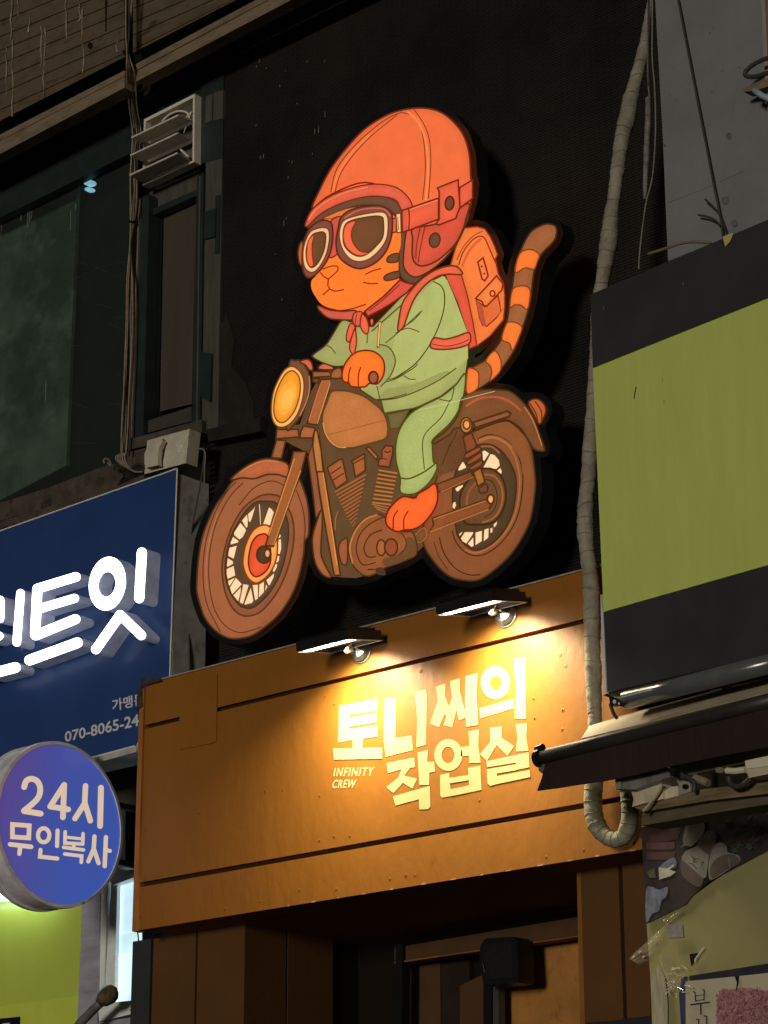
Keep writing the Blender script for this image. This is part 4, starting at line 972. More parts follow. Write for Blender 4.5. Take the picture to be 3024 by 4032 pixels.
# ------------------------------------------------------------------ floodlights
lamp_black = mat('lamp_black', (.012, .012, .013), rough=.4, spec=.5, vary=.2)
refl = mat('lamp_reflector', (.55, .56, .52), rough=.28, metal=.6, vary=.1)
led = mat('lit_led_panel', (.9, .9, .85), emit=(1, .97, .88), es=14, vary=.02)
chrome = mat('brushed_steel', (.62, .62, .60), rough=.25, metal=.9, vary=.15, scale=30)
def floodlight(pa, pd, pc, pdisc, label):
    """pa, pd, pc: street-side left, wall-side left and wall-side right corners of the glass (sightings)."""
    disc = FAC(-.001).p(*pdisc)
    yw = -.05                                              # the wall-side edge of the head
    D = FAC(yw).p(*pd); Cc = FAC(yw).p(*pc)
    tl = math.radians(11)
    Lx = .265; Wd = .20
    cx = (D[0] + Cc[0]) / 2 ; zc = (D[2] + Cc[2]) / 2
    t = thing('floodlight', label, 'floodlight', (cx, yw, zc), 'lit floodlights above the shop name')
    ux = np.array([1.0, 0, 0]); uw = np.array([0, -math.cos(tl), -math.sin(tl)]); un = np.cross(uw, ux)   # un points down and to the wall
    if un[2] > 0: un = -un
    O = np.array([cx, yw, zc])
    def P(a, w, h): return O + ux * a + uw * w + un * h    # h along the light's direction
    hx = Lx / 2
    # body: rim, closed back with fins
    b = MB()
    def bar(a0, a1, w0, w1, h0, h1, m):
        b.prism([P(a0, w0, h1), P(a1, w0, h1), P(a1, w1, h1), P(a0, w1, h1)], un * (h0 - h1), m)
    bar(-hx, hx, 0, Wd, -.034, -.014, lamp_black)
    bar(-hx, hx, 0, .007, -.0138, .004, lamp_black); bar(-hx, hx, Wd - .007, Wd, -.0138, .004, lamp_black)
    bar(-hx, -hx + .007, .0072, Wd - .0072, -.0138, .004, lamp_black); bar(hx - .007, hx, .0072, Wd - .0072, -.0138, .004, lamp_black)
    b.build('housing', t)
    b = MB()
    for i in range(22):
        w = -hx + .012 + i * (Lx - .024) / 21
        bar(w - .0016, w + .0016, .02, Wd - .012, -.046, -.0341, lamp_black)
    b.build('cooling_fin', t, kind='stuff')
    # bright rim lip, reflector and led
    b = MB()
    bar(-hx - .002, hx + .002, -.002, .004, .0041, .0056, refl); bar(-hx - .002, hx + .002, Wd - .004, Wd + .002, .0041, .0056, refl)
    bar(-hx - .002, -hx + .004, .0042, Wd - .0042, .0041, .0056, refl); bar(hx - .004, hx + .002, .0042, Wd - .0042, .0041, .0056, refl)
    b.build('rim', t)
    b = MB()
    b.flat([P(-hx + .0075, .0075, -.0125), P(hx - .0075, .0075, -.0125), P(hx - .0075, .085, -.0125), P(-hx + .0075, .085, -.0125)], refl)
    b.build('reflector', t)
    b = MB()
    b.flat([P(-hx + .0075, .122, .001), P(hx - .0075, .122, .001), P(hx - .0075, Wd - .0075, .001), P(-hx + .0075, Wd - .0075, .001)], led)
    b.build('led_panel', t)
    # bracket, knob and wall rose
    b = MB()
    b.tube([disc + np.array([0, .0, 0]), disc + np.array([0, -.006, 0])], [.052, .052], chrome, 24)
    b.tube([disc + np.array([0, -.006, 0]), disc + np.array([0, -.02, .002]), disc + np.array([0, -.030, .006])], [.046, .036, .012], chrome, 24)
    b.build('wall_rose', t, smooth=False)
    b = MB()
    b.tube(spline([disc + np.array([0, -.02, .0]), disc + np.array([0, -.055, .012]), P(disc[0] - cx, .05, .022), P(disc[0] - cx, .02, .018), P(disc[0] - cx, .01, -.004), P(disc[0] - cx, .02, -.03)], False, 4), .0065, chrome, 8)
    b.build('bracket', t, smooth=True)
    b = MB()
    for a in (disc[0] - cx - .075, disc[0] - cx + .062):
        bar(a - .016, a + .016, -.0035, -.0022, -.006, .002, groove)
    b.build('slot', t)
    b = MB()
    k0 = P(disc[0] - cx - .02, .03, -.047); b.tube([k0, k0 - un * .012], [.009, .006], chrome, 10); b.build('screw_knob', t)
    la = bpy.data.lights.new('floodlight_beam', 'AREA'); la.shape = 'RECTANGLE'; la.size = .22; la.size_y = .09
    la.energy = 14.5; la.color = (1.0, .87, .57); la.spread = math.radians(136)
    lo = bpy.data.objects.new('floodlight_beam', la); C.objects.link(lo)
    lo.parent = t
    lo.location = Vector(P(.02, .150, .003) - O)
    aim = un * 1.0 + np.array([0, .04, 0])
    lo.rotation_euler = Vector(aim).to_track_quat('-Z', 'X').to_euler()
    return t
floodlight((1157,2565), (1314,2571), (1495,2512), (1424,2562), 'black floodlight nearest the blue sign shining on the first cream letters')
floodlight((1703,2399), (1858,2424), (2068,2365), (1993,2418), 'black floodlight nearest the green panel shining on the last cream letters')

# ------------------------------------------------------------------ blue sign with raised letters
blue = mat('navy_sheet', (.026, .062, .21), rough=.33, vary=.12, scale=3, spec=.5, spots=((.024, .052, .17), .40, 5))
al_grey = mat('grey_aluminium', (.50, .48, .44), rough=.5, vary=.25, scale=9, spots=((.15, .13, .11), .42, 7), metal=.1)
white_edge = mat('white_trim', (.70, .70, .68), rough=.5, vary=.1)
PB = FAC(.14)
bsn = thing('blue_sign', 'navy blue shop sign with glowing white raised Korean letters above the round sign', 'sign', PB.p(350, 2450))
slab('sign_box', quad('L3', (-330,597),(1156,74),(1107,1446),(880,1886),(612,1958),(-330,2190)), PB, .005, blue, bsn)
E_ = [PB.p(*px('L3', [q])[0]) for q in ((1156,74),(1107,1446))]
xr = (E_[0][0] + E_[1][0]) / 2
tz = E_[0][2]; bz = PB.p(*px('L4', [(612,632)])[0])[2]
xl = PB.p(*px('L3', [(-330,597)])[0])[0]
b = MB(); b.box((xl, .1455, bz - .012), (xr + .004, .34, tz - .02), al_grey); b.build('sign_body', bsn)
b = MB()
for a, c, w in (((1156,74),(1107,1446),7), ((-330,597),(1156,74),8), ((612,1958),(-330,2190),9), ((880,1886),(612,1958),9)):
    p2 = px('L3', [a, c]); b.prism([PB.p(x, y, .004) for x, y in ribbon(p2, w * .6028, cap=False)], (0, .0035, 0), white_edge)
b.build('edge_trim', bsn)
slab('bottom_return', quad('L4', (612,634),(890,560),(890,598),(650,664)), PB, .01, al_grey, bsn, off=.003)
PL = FAC(.055)
neon = mat('lit_white_acrylic', (.9, .9, .9), emit=(.86, .95, 1.0), es=5.5, vary=.01)
can = mat('translucent_letter_side', (.62, .62, .70), rough=.45, vary=.25, scale=12, emit=(.095, .105, .15), es=.42)
def raised(strokes, rings=()):
    t = MB(); s_ = MB()
    for k, (pts, w) in enumerate(strokes):
        loop = px('L3', [tuple(q) for q in ribbon(spline(pts, False, 4) if len(pts) > 2 and k < 0 else pts, w)])
        fr = [PL.p(x, y, .0012 + .0006 * k) for x, y in loop]
        t.prism(fr, (0, .0015, 0), neon)
        s_.prism([PL.p(x, y) for x, y in loop], (0, .084, 0), can)
    for O, I in rings:
        O = px('L3', O); I = px('L3', I); n = len(O)
        for q, off, dep, m in ((t, .001, .002, neon), (s_, 0, .084, can)):
            v = [PL.p(x, y, off) for x, y in O + I]; w_ = [a + np.array([0, dep, 0]) for a in v]
            q.add(v + w_, [[j, (j + 1) % n, (j + 1) % n + n, j + n] for j in range(n)] + [[j, j + 2 * n, (j + 1) % n + 2 * n, (j + 1) % n] for j in range(n)]
                  + [[j + n, (j + 1) % n + n, (j + 1) % n + 3 * n, j + 3 * n] for j in range(n)], m)
    o = s_.build('letter', bsn); t.build('lit_face', o); return o
raised([([(-40,940),(-2,935)], 58), ([(0,945),(-4,1055)], 56), ([(-60,1185),(-8,1168)], 56), ([(133,888),(108,1210)], 52), ([(-60,1415),(100,1374)], 66)])
raised([([(245,858),(495,782)], 60), ([(243,860),(228,1160)], 62), ([(262,988),(486,922)], 56), ([(232,1164),(492,1058)], 62), ([(192,1326),(505,1212)], 66)])
raised([([(926,622),(908,922)], 62), ([(625,1256),(784,1030)], 60), ([(784,1030),(922,1164)], 60)], [(ell(700, 826, 118, 176, 36, rot=.14), ell(698, 830, 57, 82, 36, rot=.14))])
txt_w = mat('pale_print', (.66, .68, .70), rough=.5, vary=.05)
b = MB(); text_on(b, '가맹문의', quad('L4', (735,334),(1012,275),(1006,196),(730,256)), PB, .0008, txt_w, bold=.02); b.build('small_print', bsn)
b = MB(); text_on(b, '070-8065-24', quad('L4', (424,536),(908,428),(906,348),(422,466)), PB, .0008, txt_w, bold=.02); b.build('small_print', bsn)

# ------------------------------------------------------------------ round blade sign
c0 = FAC(-.12).p(*px('L4', [(392,1072)])[0])
XS = c0[0]; SP = Side(XS)
cc = SP.p(*px('L4', [(392,1070)])[0])
topz = SP.p(*px('L4', [(392,545)])[0])[2]; botz = SP.p(*px('L4', [(392,1600)])[0])[2]
Rr = (topz - botz) / 2
bl = thing('round_sign', 'round purple-blue hanging sign reading 24 hours in cream Korean letters', 'sign', cc)
face = mat('lit_blue_face', (.030, .042, .20), rough=.16, vary=.06, scale=2, emit=(.036, .060, .32), es=.95, spec=.5, coat=.3)
# the face colour runs from blue to violet towards the street
nt = face.node_tree
_tc = nt.nodes.new('ShaderNodeTexCoord'); _sx = nt.nodes.new('ShaderNodeSeparateXYZ'); nt.links.new(_tc.outputs['Object'], _sx.inputs[0])
_mr = nt.nodes.new('ShaderNodeMapRange'); _mr.inputs['From Min'].default_value = .05; _mr.inputs['From Max'].default_value = -.36; nt.links.new(_sx.outputs['Y'], _mr.inputs['Value'])
_mz = nt.nodes.new('ShaderNodeMapRange'); _mz.inputs['From Min'].default_value = -.1; _mz.inputs['From Max'].default_value = .36; _mz.inputs['To Max'].default_value = .3; nt.links.new(_sx.outputs['Z'], _mz.inputs['Value'])
_ad = nt.nodes.new('ShaderNodeMath'); _ad.operation = 'ADD'; _ad.use_clamp = True; nt.links.new(_mr.outputs['Result'], _ad.inputs[0]); nt.links.new(_mz.outputs['Result'], _ad.inputs[1])
_mx = nt.nodes.new('ShaderNodeMix'); _mx.data_type = 'RGBA'; nt.links.new(_ad.outputs['Value'], _mx.inputs[0])
_mx.inputs[6].default_value = (.042, .086, .36, 1); _mx.inputs[7].default_value = (.085, .055, .25, 1)
nt.links.new(_mx.outputs[2], nt.nodes['Principled BSDF'].inputs['Emission Color'])
cream_l = mat('lit_cream_letter', (.45, .36, .28), rough=.35, vary=.03, emit=(.66, .51, .38), es=.95)
rim_m = mat('grey_sign_rim', (.80, .79, .84), rough=.35, metal=.0, vary=.3, scale=10, spots=((.14, .10, .07), .40, 9))
def disc3(x, r, n=72): return [np.array([x, cc[1] + r * math.cos(2 * math.pi * i / n), cc[2] + r * math.sin(2 * math.pi * i / n)]) for i in range(n)]
b = MB(); b.prism(disc3(XS - .004, Rr + .002), (-.125, 0, 0), rim_m); b.build('drum', bl)
n = 72; b = MB()
v = disc3(XS + .006, Rr + .010) + disc3(XS + .008, Rr - .004) + disc3(XS - .022, Rr + .012) + disc3(XS + .001, Rr - .004)
b.add(v, [[i, (i + 1) % n, (i + 1) % n + n, i + n] for i in range(n)] + [[i, i + 2 * n, (i + 1) % n + 2 * n, (i + 1) % n] for i in range(n)] + [[i + n, (i + 1) % n + n, (i + 1) % n + 3 * n, i + 3 * n] for i in range(n)], rim_m)
b.build('rim', bl)
b = MB(); v2 = disc3(XS - .12, Rr + .010) + disc3(XS - .145, Rr + .010); b.add(v2, [[i, (i + 1) % n, (i + 1) % n + n, i + n] for i in range(n)] + [list(range(n)), list(range(2 * n - 1, n - 1, -1))], rim_m); b.build('back_rim', bl)
b = MB(); b.flat(disc3(XS, Rr - .004), face); b.build('face', bl)
def sstroke(bm, s, pts, w, k, sub=0, closed=False):
    p2 = px(s, spline(pts, closed, 6) if sub else pts); w = w * SH[s][2]
    b = bm; off = .0012 + k * .0002
    if closed:
        L, R = ribbon(p2, w, True); m_ = len(L); b.add([SP.p(x, y, off) for x, y in L + R], [[i, (i + 1) % m_, (i + 1) % m_ + m_, i + m_] for i in range(m_)], cream_l)
    else: b.flat([SP.p(x, y, off) for x, y in ribbon(p2, w)], cream_l)
GL_ = [
 [('L4', [(158,828),(172,788),(208,774),(248,795),(263,850),(240,910),(158,982)], 38, 1, 0), ('L4', [(156,984),(266,1002)], 38, 0, 0)],
 [('L4', [(418,815),(328,955)], 37, 0, 0), ('L4', [(328,955),(446,974)], 37, 0, 0), ('L4', [(420,813),(411,1026)], 37, 0, 0)],
 [('L4', [(559,820),(553,935)], 36, 0, 0), ('L4', [(553,935),(490,1034)], 36, 0, 0), ('L4', [(554,930),(590,1048)], 36, 0, 0), ('L4', [(660,832),(654,1082)], 38, 0, 0)],
 [('L5', [(98,92),(230,102),(226,198),(98,190)], 36, 0, 1), ('L5', [(80,248),(245,268)], 36, 0, 0), ('L5', [(160,262),(152,322)], 34, 0, 0)],
 [('L5', ell(343, 177, 45, 55, 20), 32, 0, 1), ('L5', [(452,140),(448,262)], 32, 0, 0), ('L5', [(318,292),(314,345),(450,360)], 32, 0, 0)],
 [('L5', [(512,150),(510,238),(648,246)], 28, 0, 0), ('L5', [(652,165),(650,246)], 28, 0, 0), ('L5', [(516,192),(650,206)], 24, 0, 0), ('L5', [(580,246),(578,278)], 28, 0, 0), ('L5', [(500,272),(656,292)], 28, 0, 0), ('L5', [(508,324),(642,340),(638,390)], 28, 0, 0)],
 [('L5', [(742,186),(736,282)], 34, 0, 0), ('L5', [(736,282),(694,382)], 34, 0, 0), ('L5', [(736,280),(774,396)], 34, 0, 0), ('L5', [(832,192),(822,420)], 34, 0, 0), ('L5', [(832,294),(864,300)], 30, 0, 0)]]
for gl in GL_:
    b = MB()
    for k, (s, pts, w, sub, cl) in enumerate(gl): sstroke(b, s, pts, w, k, sub, cl)
    b.build('letter', bl)
arm_m = mat('worn_grey_pipe', (.23, .215, .20), rough=.45, metal=.4, vary=.4, scale=12, spots=((.10, .07, .045), .42, 14))
b = MB(); a1 = np.array([XS - .07, cc[1] + Rr - .02, cc[2] - .1]); b.tube([a1, a1 + np.array([0, .75, 0])], .016, arm_m, 10); b.tube([a1 + np.array([0, 0, .25]), a1 + np.array([0, .75, .25])], .016, arm_m, 10); b.build('bracket_arm', bl)

# ------------------------------------------------------------------ copy shop at the lower left
shopl = thing('copy_shop', 'brightly lit copy shop front with lime panel and white window frames under the round sign', 'shop front', FAC(.5).p(400, 3800))
PS = FAC(.48)
lime = mat('lime_sheet', (.52, .62, .095), rough=.22, vary=.06, scale=2, spec=.5)
steel = mat('brushed_column', (.50, .48, .56), rough=.32, metal=.25, vary=.25, scale=5, stretch=(1, 1, 4))
white_fr = mat('white_frame', (.86, .90, .89), rough=.4, vary=.12, scale=8, spots=((.45, .42, .34), .36, 10))
lit = mat('lit_interior_panel', (.7, .8, .85), emit=(.50, .68, .78), es=1.15, vary=.10, scale=3)
lit2 = mat('lit_back_wall', (.6, .7, .72), emit=(.42, .64, .70), es=1.1, vary=.2, scale=4)
slab('lime_panel', quad('L5', (-400,640),(645,700),(605,1720),(-400,1720)), PS, .02, lime, shopl)
slab('lime_band', quad('L5', (-400,1580),(615,1440),(606,1720),(-400,1720)), PS, .012, mat('lime_sheet_pale', (.62, .72, .10), rough=.35, vary=.06), shopl, off=.006)
slab('notice_board', quad('L5', (-100,1625),(145,1602),(135,1720),(-100,1720)), PS, .01, dark_gap, shopl, off=.02)
slab('notice_print', quad('L5', (20,1655),(76,1650),(74,1720),(20,1720)), PS, .002, white_edge, shopl, off=.023)
slab('steel_column', quad('L5', (648,640),(785,600),(762,1720),(604,1720)), PS, .06, steel, shopl, off=.03)
slab('window_frame', quad('L5', (786,600),(848,540),(818,1350),(756,1430)), PS, .02, white_fr, shopl, off=.02)
slab('window_frame', quad('L5', (872,560),(922,540),(900,1380),(828,1345)), PS, .02, white_fr, shopl, off=.015)
slab('window_gap', quad('L5', (848,540),(872,545),(832,1350),(815,1350)), PS, .02, dark_gap, shopl)
slab('window_pane', quad('L5', (915,540),(1110,490),(1095,1480),(895,1490)), FAC(.494), .01, lit, shopl)
slab('paper_band', quad('L5', (912,960),(1100,930),(1098,1100),(908,1110)), FAC(.493), .001, lit2, shopl, off=.002)
slab('window_sill', quad('L5', (770,1500),(1080,1470),(1080,1570),(778,1640)), PS, .06, white_fr, shopl, off=.03)
slab('lower_frame', quad('L5', (770,1645),(1080,1600),(1080,1740),(760,1760)), PS, .05, steel, shopl, off=.02)
slab('transom', quad('L5', (880,535),(1060,470),(1060,505),(870,575)), PS, .05, white_fr, shopl, off=.03)
slab('transom', quad('L5', (930,400),(1060,385),(1060,425),(930,440)), PS, .05, white_fr, shopl, off=.03)
slab('upper_pane', quad('L5', (985,-20),(1060,-40),(1060,390),(985,395)), FAC(.56), .01, lit, shopl)
slab('upper_frame', quad('L5', (985,-40),(1006,-44),(1004,395),(984,395)), PS, .05, dark_gap, shopl, off=.02)
slab('upper_frame', quad('L5', (1006,30),(1060,22),(1060,40),(1006,52)), PS, .03, dark_gap, shopl, off=.02)
slab('upper_frame', quad('L5', (1000,215),(1060,190),(1060,215),(1004,250)), PS, .03, dark_gap, shopl, off=.02)
slab('back_wall', quad('L5', (-400,-400),(1100,-500),(1120,620),(-400,760)), FAC(.66), .02, mat('dark_back_wall', (.06, .055, .05), rough=.8), shopl)
# pipe with a rusty flange
b = MB(); P1 = FAC(.30)
b.tube([P1.p(x, y) for x, y in px('L5', [(560,1740),(640,1640),(760,1520),(850,1440)])], [.020, .020, .020, .020], arm_m, 12)
b.build('drain_pipe', shopl, smooth=True)
b = MB(); c1 = P1.p(*px('L5', [(845,1430)])[0]); b.tube([c1 + np.array([-.035, -.02, -.035]), c1 + np.array([-.02, -.01, -.02]), c1 + np.array([.0, .01, .0]), c1 + np.array([.02, .02, .015]), c1 + np.array([.03, .03, .02])], [.018, .034, .040, .034, .012], mat('rusty_flange', (.10, .07, .036), rough=.8, vary=.7, scale=30, bump=.5), 14); b.build('pipe_flange', shopl, smooth=True)
b = MB(); b.tube([FAC(.2).p(x, y) for x, y in px('L5', spline([(1080,930),(1092,1080),(1078,1300),(1065,1500),(1050,1545),(1020,1550)], False, 4))], .003, dark_gap, 6); b.build('loose_wire', shopl)
b = MB(); b.tube([FAC(.2).p(x, y) for x, y in px('L5', spline([(1030,1530),(1060,1590),(1085,1640),(1120,1720)], False, 4))], .0035, mat('beige_wire', (.45, .38, .26), rough=.6), 6); b.build('loose_wire', shopl)
# the tube light whose glow falls on the lime panel, fixed behind the round sign
tl_ = thing('tube_light', 'bright tube light fixed over the lime panel behind the round sign', 'light', PS.p(*px('L5', [(150,660)])[0]))
tube_m = mat('lit_tube', (.9, .95, .95), emit=(.75, .95, 1.0), es=6, vary=.01)
a = PS.p(*px('L5', [(-250,690)])[0], .10); c_ = PS.p(*px('L5', [(330,655)])[0], .10)
b = MB(); b.tube([a, c_], .014, tube_m, 10); b.build('tube', tl_)
b = MB(); b.box((a[0] - .02, a[1] - .012, a[2] + .018), (c_[0] + .02, PS.o[1] - .004, c_[2] + .045), white_fr); b.build('batten', tl_)

# ------------------------------------------------------------------ louvred vent
vm = mat('cream_plastic', (.74, .69, .58), rough=.55, vary=.14, scale=14, spots=((.52, .46, .36), .40, 10))
PV = FAC(.40)
vent = thing('louvred_vent', 'cream plastic wall vent with three flaps propped open above the narrow window', 'vent', PV.p(640, 560))
vo = px('V', [(360,705),(1190,285),(1180,1400),(335,1790)]); vi = px('V', [(388,742),(1160,352),(1152,1382),(362,1730)])
b = MB()
for i in range(4):
    j = (i + 1) % 4
    b.prism([PV.p(*vo[i]), PV.p(*vo[j]), PV.p(*vi[j]), PV.p(*vi[i])], (0, .045, 0), vm)
b.build('frame', vent)
slab('duct_back', vi, PV, .01, mat('vent_shadow', (.11, .10, .085), rough=.8, vary=.3), vent, off=-.035)
b = MB(); b.tube([PV.p(x, y, -.02) for x, y in px('V', spline([(660,740),(760,640),(900,575),(1020,580),(1080,620),(1100,700)], False, 6))], .006, vm, 8); b.build('fan_ring', vent, smooth=True)
for fl, fr, br, bk in (((165,1046),(925,650),(1150,722),(348,1100)), ((146,1300),(920,940),(1130,1036),(322,1400)), ((132,1656),(910,1268),(1122,1380),(300,1790))):
    fl, fr, br, bk = [px('V', [q])[0] for q in (fl, fr, br, bk)]
    B1, B0 = PV.p(*br, -.004), PV.p(*bk, -.004)
    B0[2] = B1[2]; B0[0] = PV.p(*px('V', [(350, 1000)])[0])[0]
    PF = FAC(.40 - .105); f1 = PF.p(*fr); f0 = PF.p(*fl); f0 = np.array([f0[0], f0[1], f1[2]])
    b = MB(); b.prism([B0, B1, f1, f0], (0, 0, .006), vm); b.tube([f0 + [0, 0, .004], f1 + [0, 0, .004]], .0055, vm, 8); b.build('flap', vent)
b = MB(); b.tube([PV.p(x, y, .012) for x, y in px('V', [(1130,590),(1010,930)])], .0025, vm, 6); b.tube([PV.p(x, y, .012) for x, y in px('V', [(960,1200),(1090,1320)])], .006, vm, 6); b.tube([PV.p(x, y, .012) for x, y in px('V', [(1060,670),(1140,580)])], .005, vm, 6); b.build('linkage', vent)

# ------------------------------------------------------------------ cables down the left building
cab_m = [mat('tan_cable', (.30, .22, .13), rough=.5, vary=.4, scale=30), mat('dark_cable', (.05, .045, .04), rough=.5, vary=.3), mat('grey_cable', (.22, .20, .17), rough=.5, vary=.3)]
cb = thing('cable_bundle', 'bundle of tan and grey cables running down past the vent to the blue sign', 'cables', FAC(.2).p(500, 1000))
base = [(500,-60),(500,120),(500,210),(508,300),(520,420),(532,520),(528,600),(524,700),(520,820),(514,960),(508,1100),(506,1250),(500,1420),(496,1560),(492,1700),(486,1790)]
for i, (dx0, dx1, m, r) in enumerate(((-6, -10, 0, .0042), (26, 10, 0, .0042), (2, 0, 2, .0036), (8, 22, 1, .0040), (-2, 14, 2, .0032), (12, -4, 0, .003))):
    pts = []
    for k, (x, y) in enumerate(base):
        t = k / (len(base) - 1)
        tie = 0.25 if y in (210, 960) else 1.0
        w = (dx0 * (1 - t) + dx1 * t) * tie + rnd.uniform(-3.5, 3.5)
        if i == 1 and y < 200: w = 26 - (y + 60) * .09
        pts.append((x + w, y))
    b = MB(); yb = .012 * (i % 3)
    b.tube([FAC(.14 + yb + .26 * min(max((y - 260) / 240, 0), 1)).p(x, y) for x, y in spline(pts, False, 4)], r, cab_m[m], 8); b.build('cable', cb, smooth=True)
b = MB(); b.tube([FAC(.145).p(x, y) for x, y in ((486,203),(512,206))], .007, dark_gap, 8); b.tube([FAC(.395).p(x, y) for x, y in ((508,872),(532,874))], .006, dark_gap, 8); b.build('cable_tie', cb)
for i in range(5):
    pts = [(484 + 3 * i, 1785), (455 + 9 * i, 1800), (470 + 8 * i, 1822 + 3 * i), (505 + 6 * i, 1845 + 3 * i), (545 + 4 * i, 1866 - 2 * i)]
    b = MB(); b.tube([FAC(.30 - .006 * i).p(x, y) for x, y in spline(pts, False, 4)], .0048, cab_m[0 if i % 2 else 2], 8); b.build('cable', cb, smooth=True)
b = MB(); b.tube([FAC(.25).p(x, y) for x, y in spline([(412,1825),(408,1812),(420,1806),(432,1815),(436,1835),(424,1822)], False, 4)], .0045, cab_m[2], 8); b.build('cable', cb, smooth=True)

# ------------------------------------------------------------------ junction box
jm = mat('beige_enamel', (.58, .54, .42), rough=.5, vary=.2, scale=10, spots=((.26, .23, .16), .38, 12), bump=.1)
PJ = FAC(.20)
jb = thing('junction_box', 'beige metal switch box with a rounded cover at the corner of the blue sign', 'switch box', PJ.p(660, 1770))
slab('box', quad('L2', (962,1384),(1238,1308),(1214,1532),(943,1604)), PJ, .07, jm, jb)
slab('cover_shade', quad('L2', (1000,1400),(1066,1374),(1074,1400),(1050,1536),(1034,1556),(962,1568),(955,1540)), PJ, .012, mat('box_shadow', (.05, .045, .035), rough=.7), jb, off=.012)  # dark plate drawn as the shade beside the rounded cover
b = MB(); P_ = px('L2', [(944,1470),(960,1432),(1000,1402),(1050,1376),(1062,1384),(1036,1440),(1030,1500),(1034,1545),(960,1562),(944,1540)])
b.prism([PJ.p(x, y, .036) for x, y in P_], (0, .024, 0), jm); b.build('rounded_cover', jb)
slab('sticker', quad('L2', (1148,1404),(1192,1386),(1196,1460),(1160,1474)), PJ, .001, mat('faded_sticker', (.62, .60, .56), rough=.6, vary=.3, scale=60), jb, off=.0015)
b = MB(); b.tube([FAC(.2).p(x, y) for x, y in px('L2', spline([(1280,1445),(1325,1440),(1342,1480),(1336,1560),(1335,1660)], False, 4))], .0035, cab_m[2], 6); b.build('lead', jb, smooth=True)
cb2 = thing('thin_cable', 'thin dark cables hanging between the blue sign and the rider wheel', 'cables', FAC(.2).p(730, 2200))
for pts in ([(1248,430),(1235,560),(1190,680),(1185,800),(1215,980),(1235,1200),(1240,1400)], [(1338,-60),(1320,110),(1285,300),(1262,420),(1246,520)], [(1205,900),(1225,1100),(1238,1390)]):
    b = MB(); b.tube([FAC(.24).p(x, y) for x, y in px('L3', spline(pts, False, 4))], .0035, cab_m[1], 6); b.build('cable', cb2, smooth=True)
# broken top corner of the fascia
rag = thing('torn_flashing', 'torn scrap of dark flashing on the left top corner of the ochre fascia', 'scrap', F0.p(590, 2680))
b = MB()
for pts in ([(915,110),(1000,120),(1045,115),(1050,135),(990,150),(930,170)], [(905,160),(925,150),(926,300),(890,330),(895,240)], [(940,128),(985,118),(1010,140),(960,158)]):
    b.prism([F0.p(x, y, .014 + .003 * rnd.random()) for x, y in px('L4', pts)], (0, .006, 0), mat('dark_flashing', (.05, .045, .04), rough=.7, vary=.6, scale=40, bump=.8))
b.build('scrap', rag)
# ------------------------------------------------------------------ right-hand neighbour: concrete wall
PC = Plane(FAC(-.02).p(2600, 500), 5.0)
conc_g = mat('grey_render', (.205, .21, .222), rough=.9, vary=.14, scale=3, bump=.18, bscale=60, spots=((.14, .135, .13), .27, 11))
cw = thing('concrete_wall', 'plain grey rendered side building behind the top of the green sign', 'building', PC.p(2800, 500))
slab('render', quad('R1', (905,-300),(930,150),(972,900),(1010,1800),(1900,1800),(1900,-300)), PC, .3, conc_g, cw)
b = MB()
for a, c in (((1010,1322),(1300,1212)), ((1335,1190),(1500,1118))):
    b.prism([PC.p(x, y, .0006) for x, y in ribbon(px('R1', [a, c]), 1.8, cap=False)], PC.n * -.002, mat('render_crack', (.12, .12, .12), rough=.9))
b.build('crack', cw)
b = MB()
for x, y, r in ((1402,890,20),(1380,1310,24),(1440,1460,22)):
    b.flat([PC.p(u, v, .0009) for u, v in px('R1', ell(x, y, r, r * 1.2, 14))], mat('plugged_hole', (.12, .12, .125), rough=.9, vary=.5, scale=60))
for x, y, r in ((1280,215,6),(1300,185,5),(1470,440,6),(1358,465,6),(1290,600,8),(1018,620,5),(1430,716,5),(1095,565,4),(1190,690,5),(1055,650,4),(960,484,4),(1148,1240,4),(985,950,9)):
    b.flat([PC.p(u, v, .0009) for u, v in px('R1', ell(x, y, r, r, 8))], mat('plugged_hole', (.12,) * 3))
b.build('plug', cw, kind='stuff')
slab('drain_pipe', quad('R1', (1602,-300),(1625,-300),(1700,1400),(1655,700),(1630,380)), PC, .03, mat('pinkish_pipe', (.34, .27, .24), rough=.6), cw, off=.04)
# --- dark strip between the fronts with loose cables
hang = thing('hanging_cable', 'long black cable hanging down the grey wall into the green sign', 'cable', PC.p(2700, 400))
b = MB(); b.tube([PC.p(x, y, .02) for x, y in px('R1', [(1060,-60),(1072,0),(1105,170),(1180,560),(1250,920),(1310,1230),(1345,1400),(1368,1560)])], .0042, cab_m[1], 8); b.build('cable', hang, smooth=True)
for pts in ([(1248,1302),(1300,1350),(1345,1405),(1392,1535)], [(1203,1404),(1270,1418),(1315,1440),(1355,1480)]):
    b = MB(); b.tube([PC.p(x, y, .025) for x, y in px('R1', spline(pts, False, 4))], .0038, cab_m[1], 6); b.build('stripped_end', hang)
thin = thing('grey_cables', 'slim grey conduit and wire in the dark slot beside the wrapped pipe', 'cables', FAC(.1).p(2560, 500))
for pts, r, m in (([(905,-40),(902,300),(905,420),(918,560),(925,800),(918,1000),(900,1180),(868,1300),(845,1440),(820,1659),(815,1760)], .0032, 2), ([(878,-40),(872,300),(874,500),(885,640)], .003, 2), ([(880,-20),(878,300),(880,560)], .004, 1)):
    b = MB(); b.tube([FAC(.06).p(x, y) for x, y in px('R1', spline(pts, False, 4))], r, cab_m[m], 6); b.build('cable', thin, smooth=True)
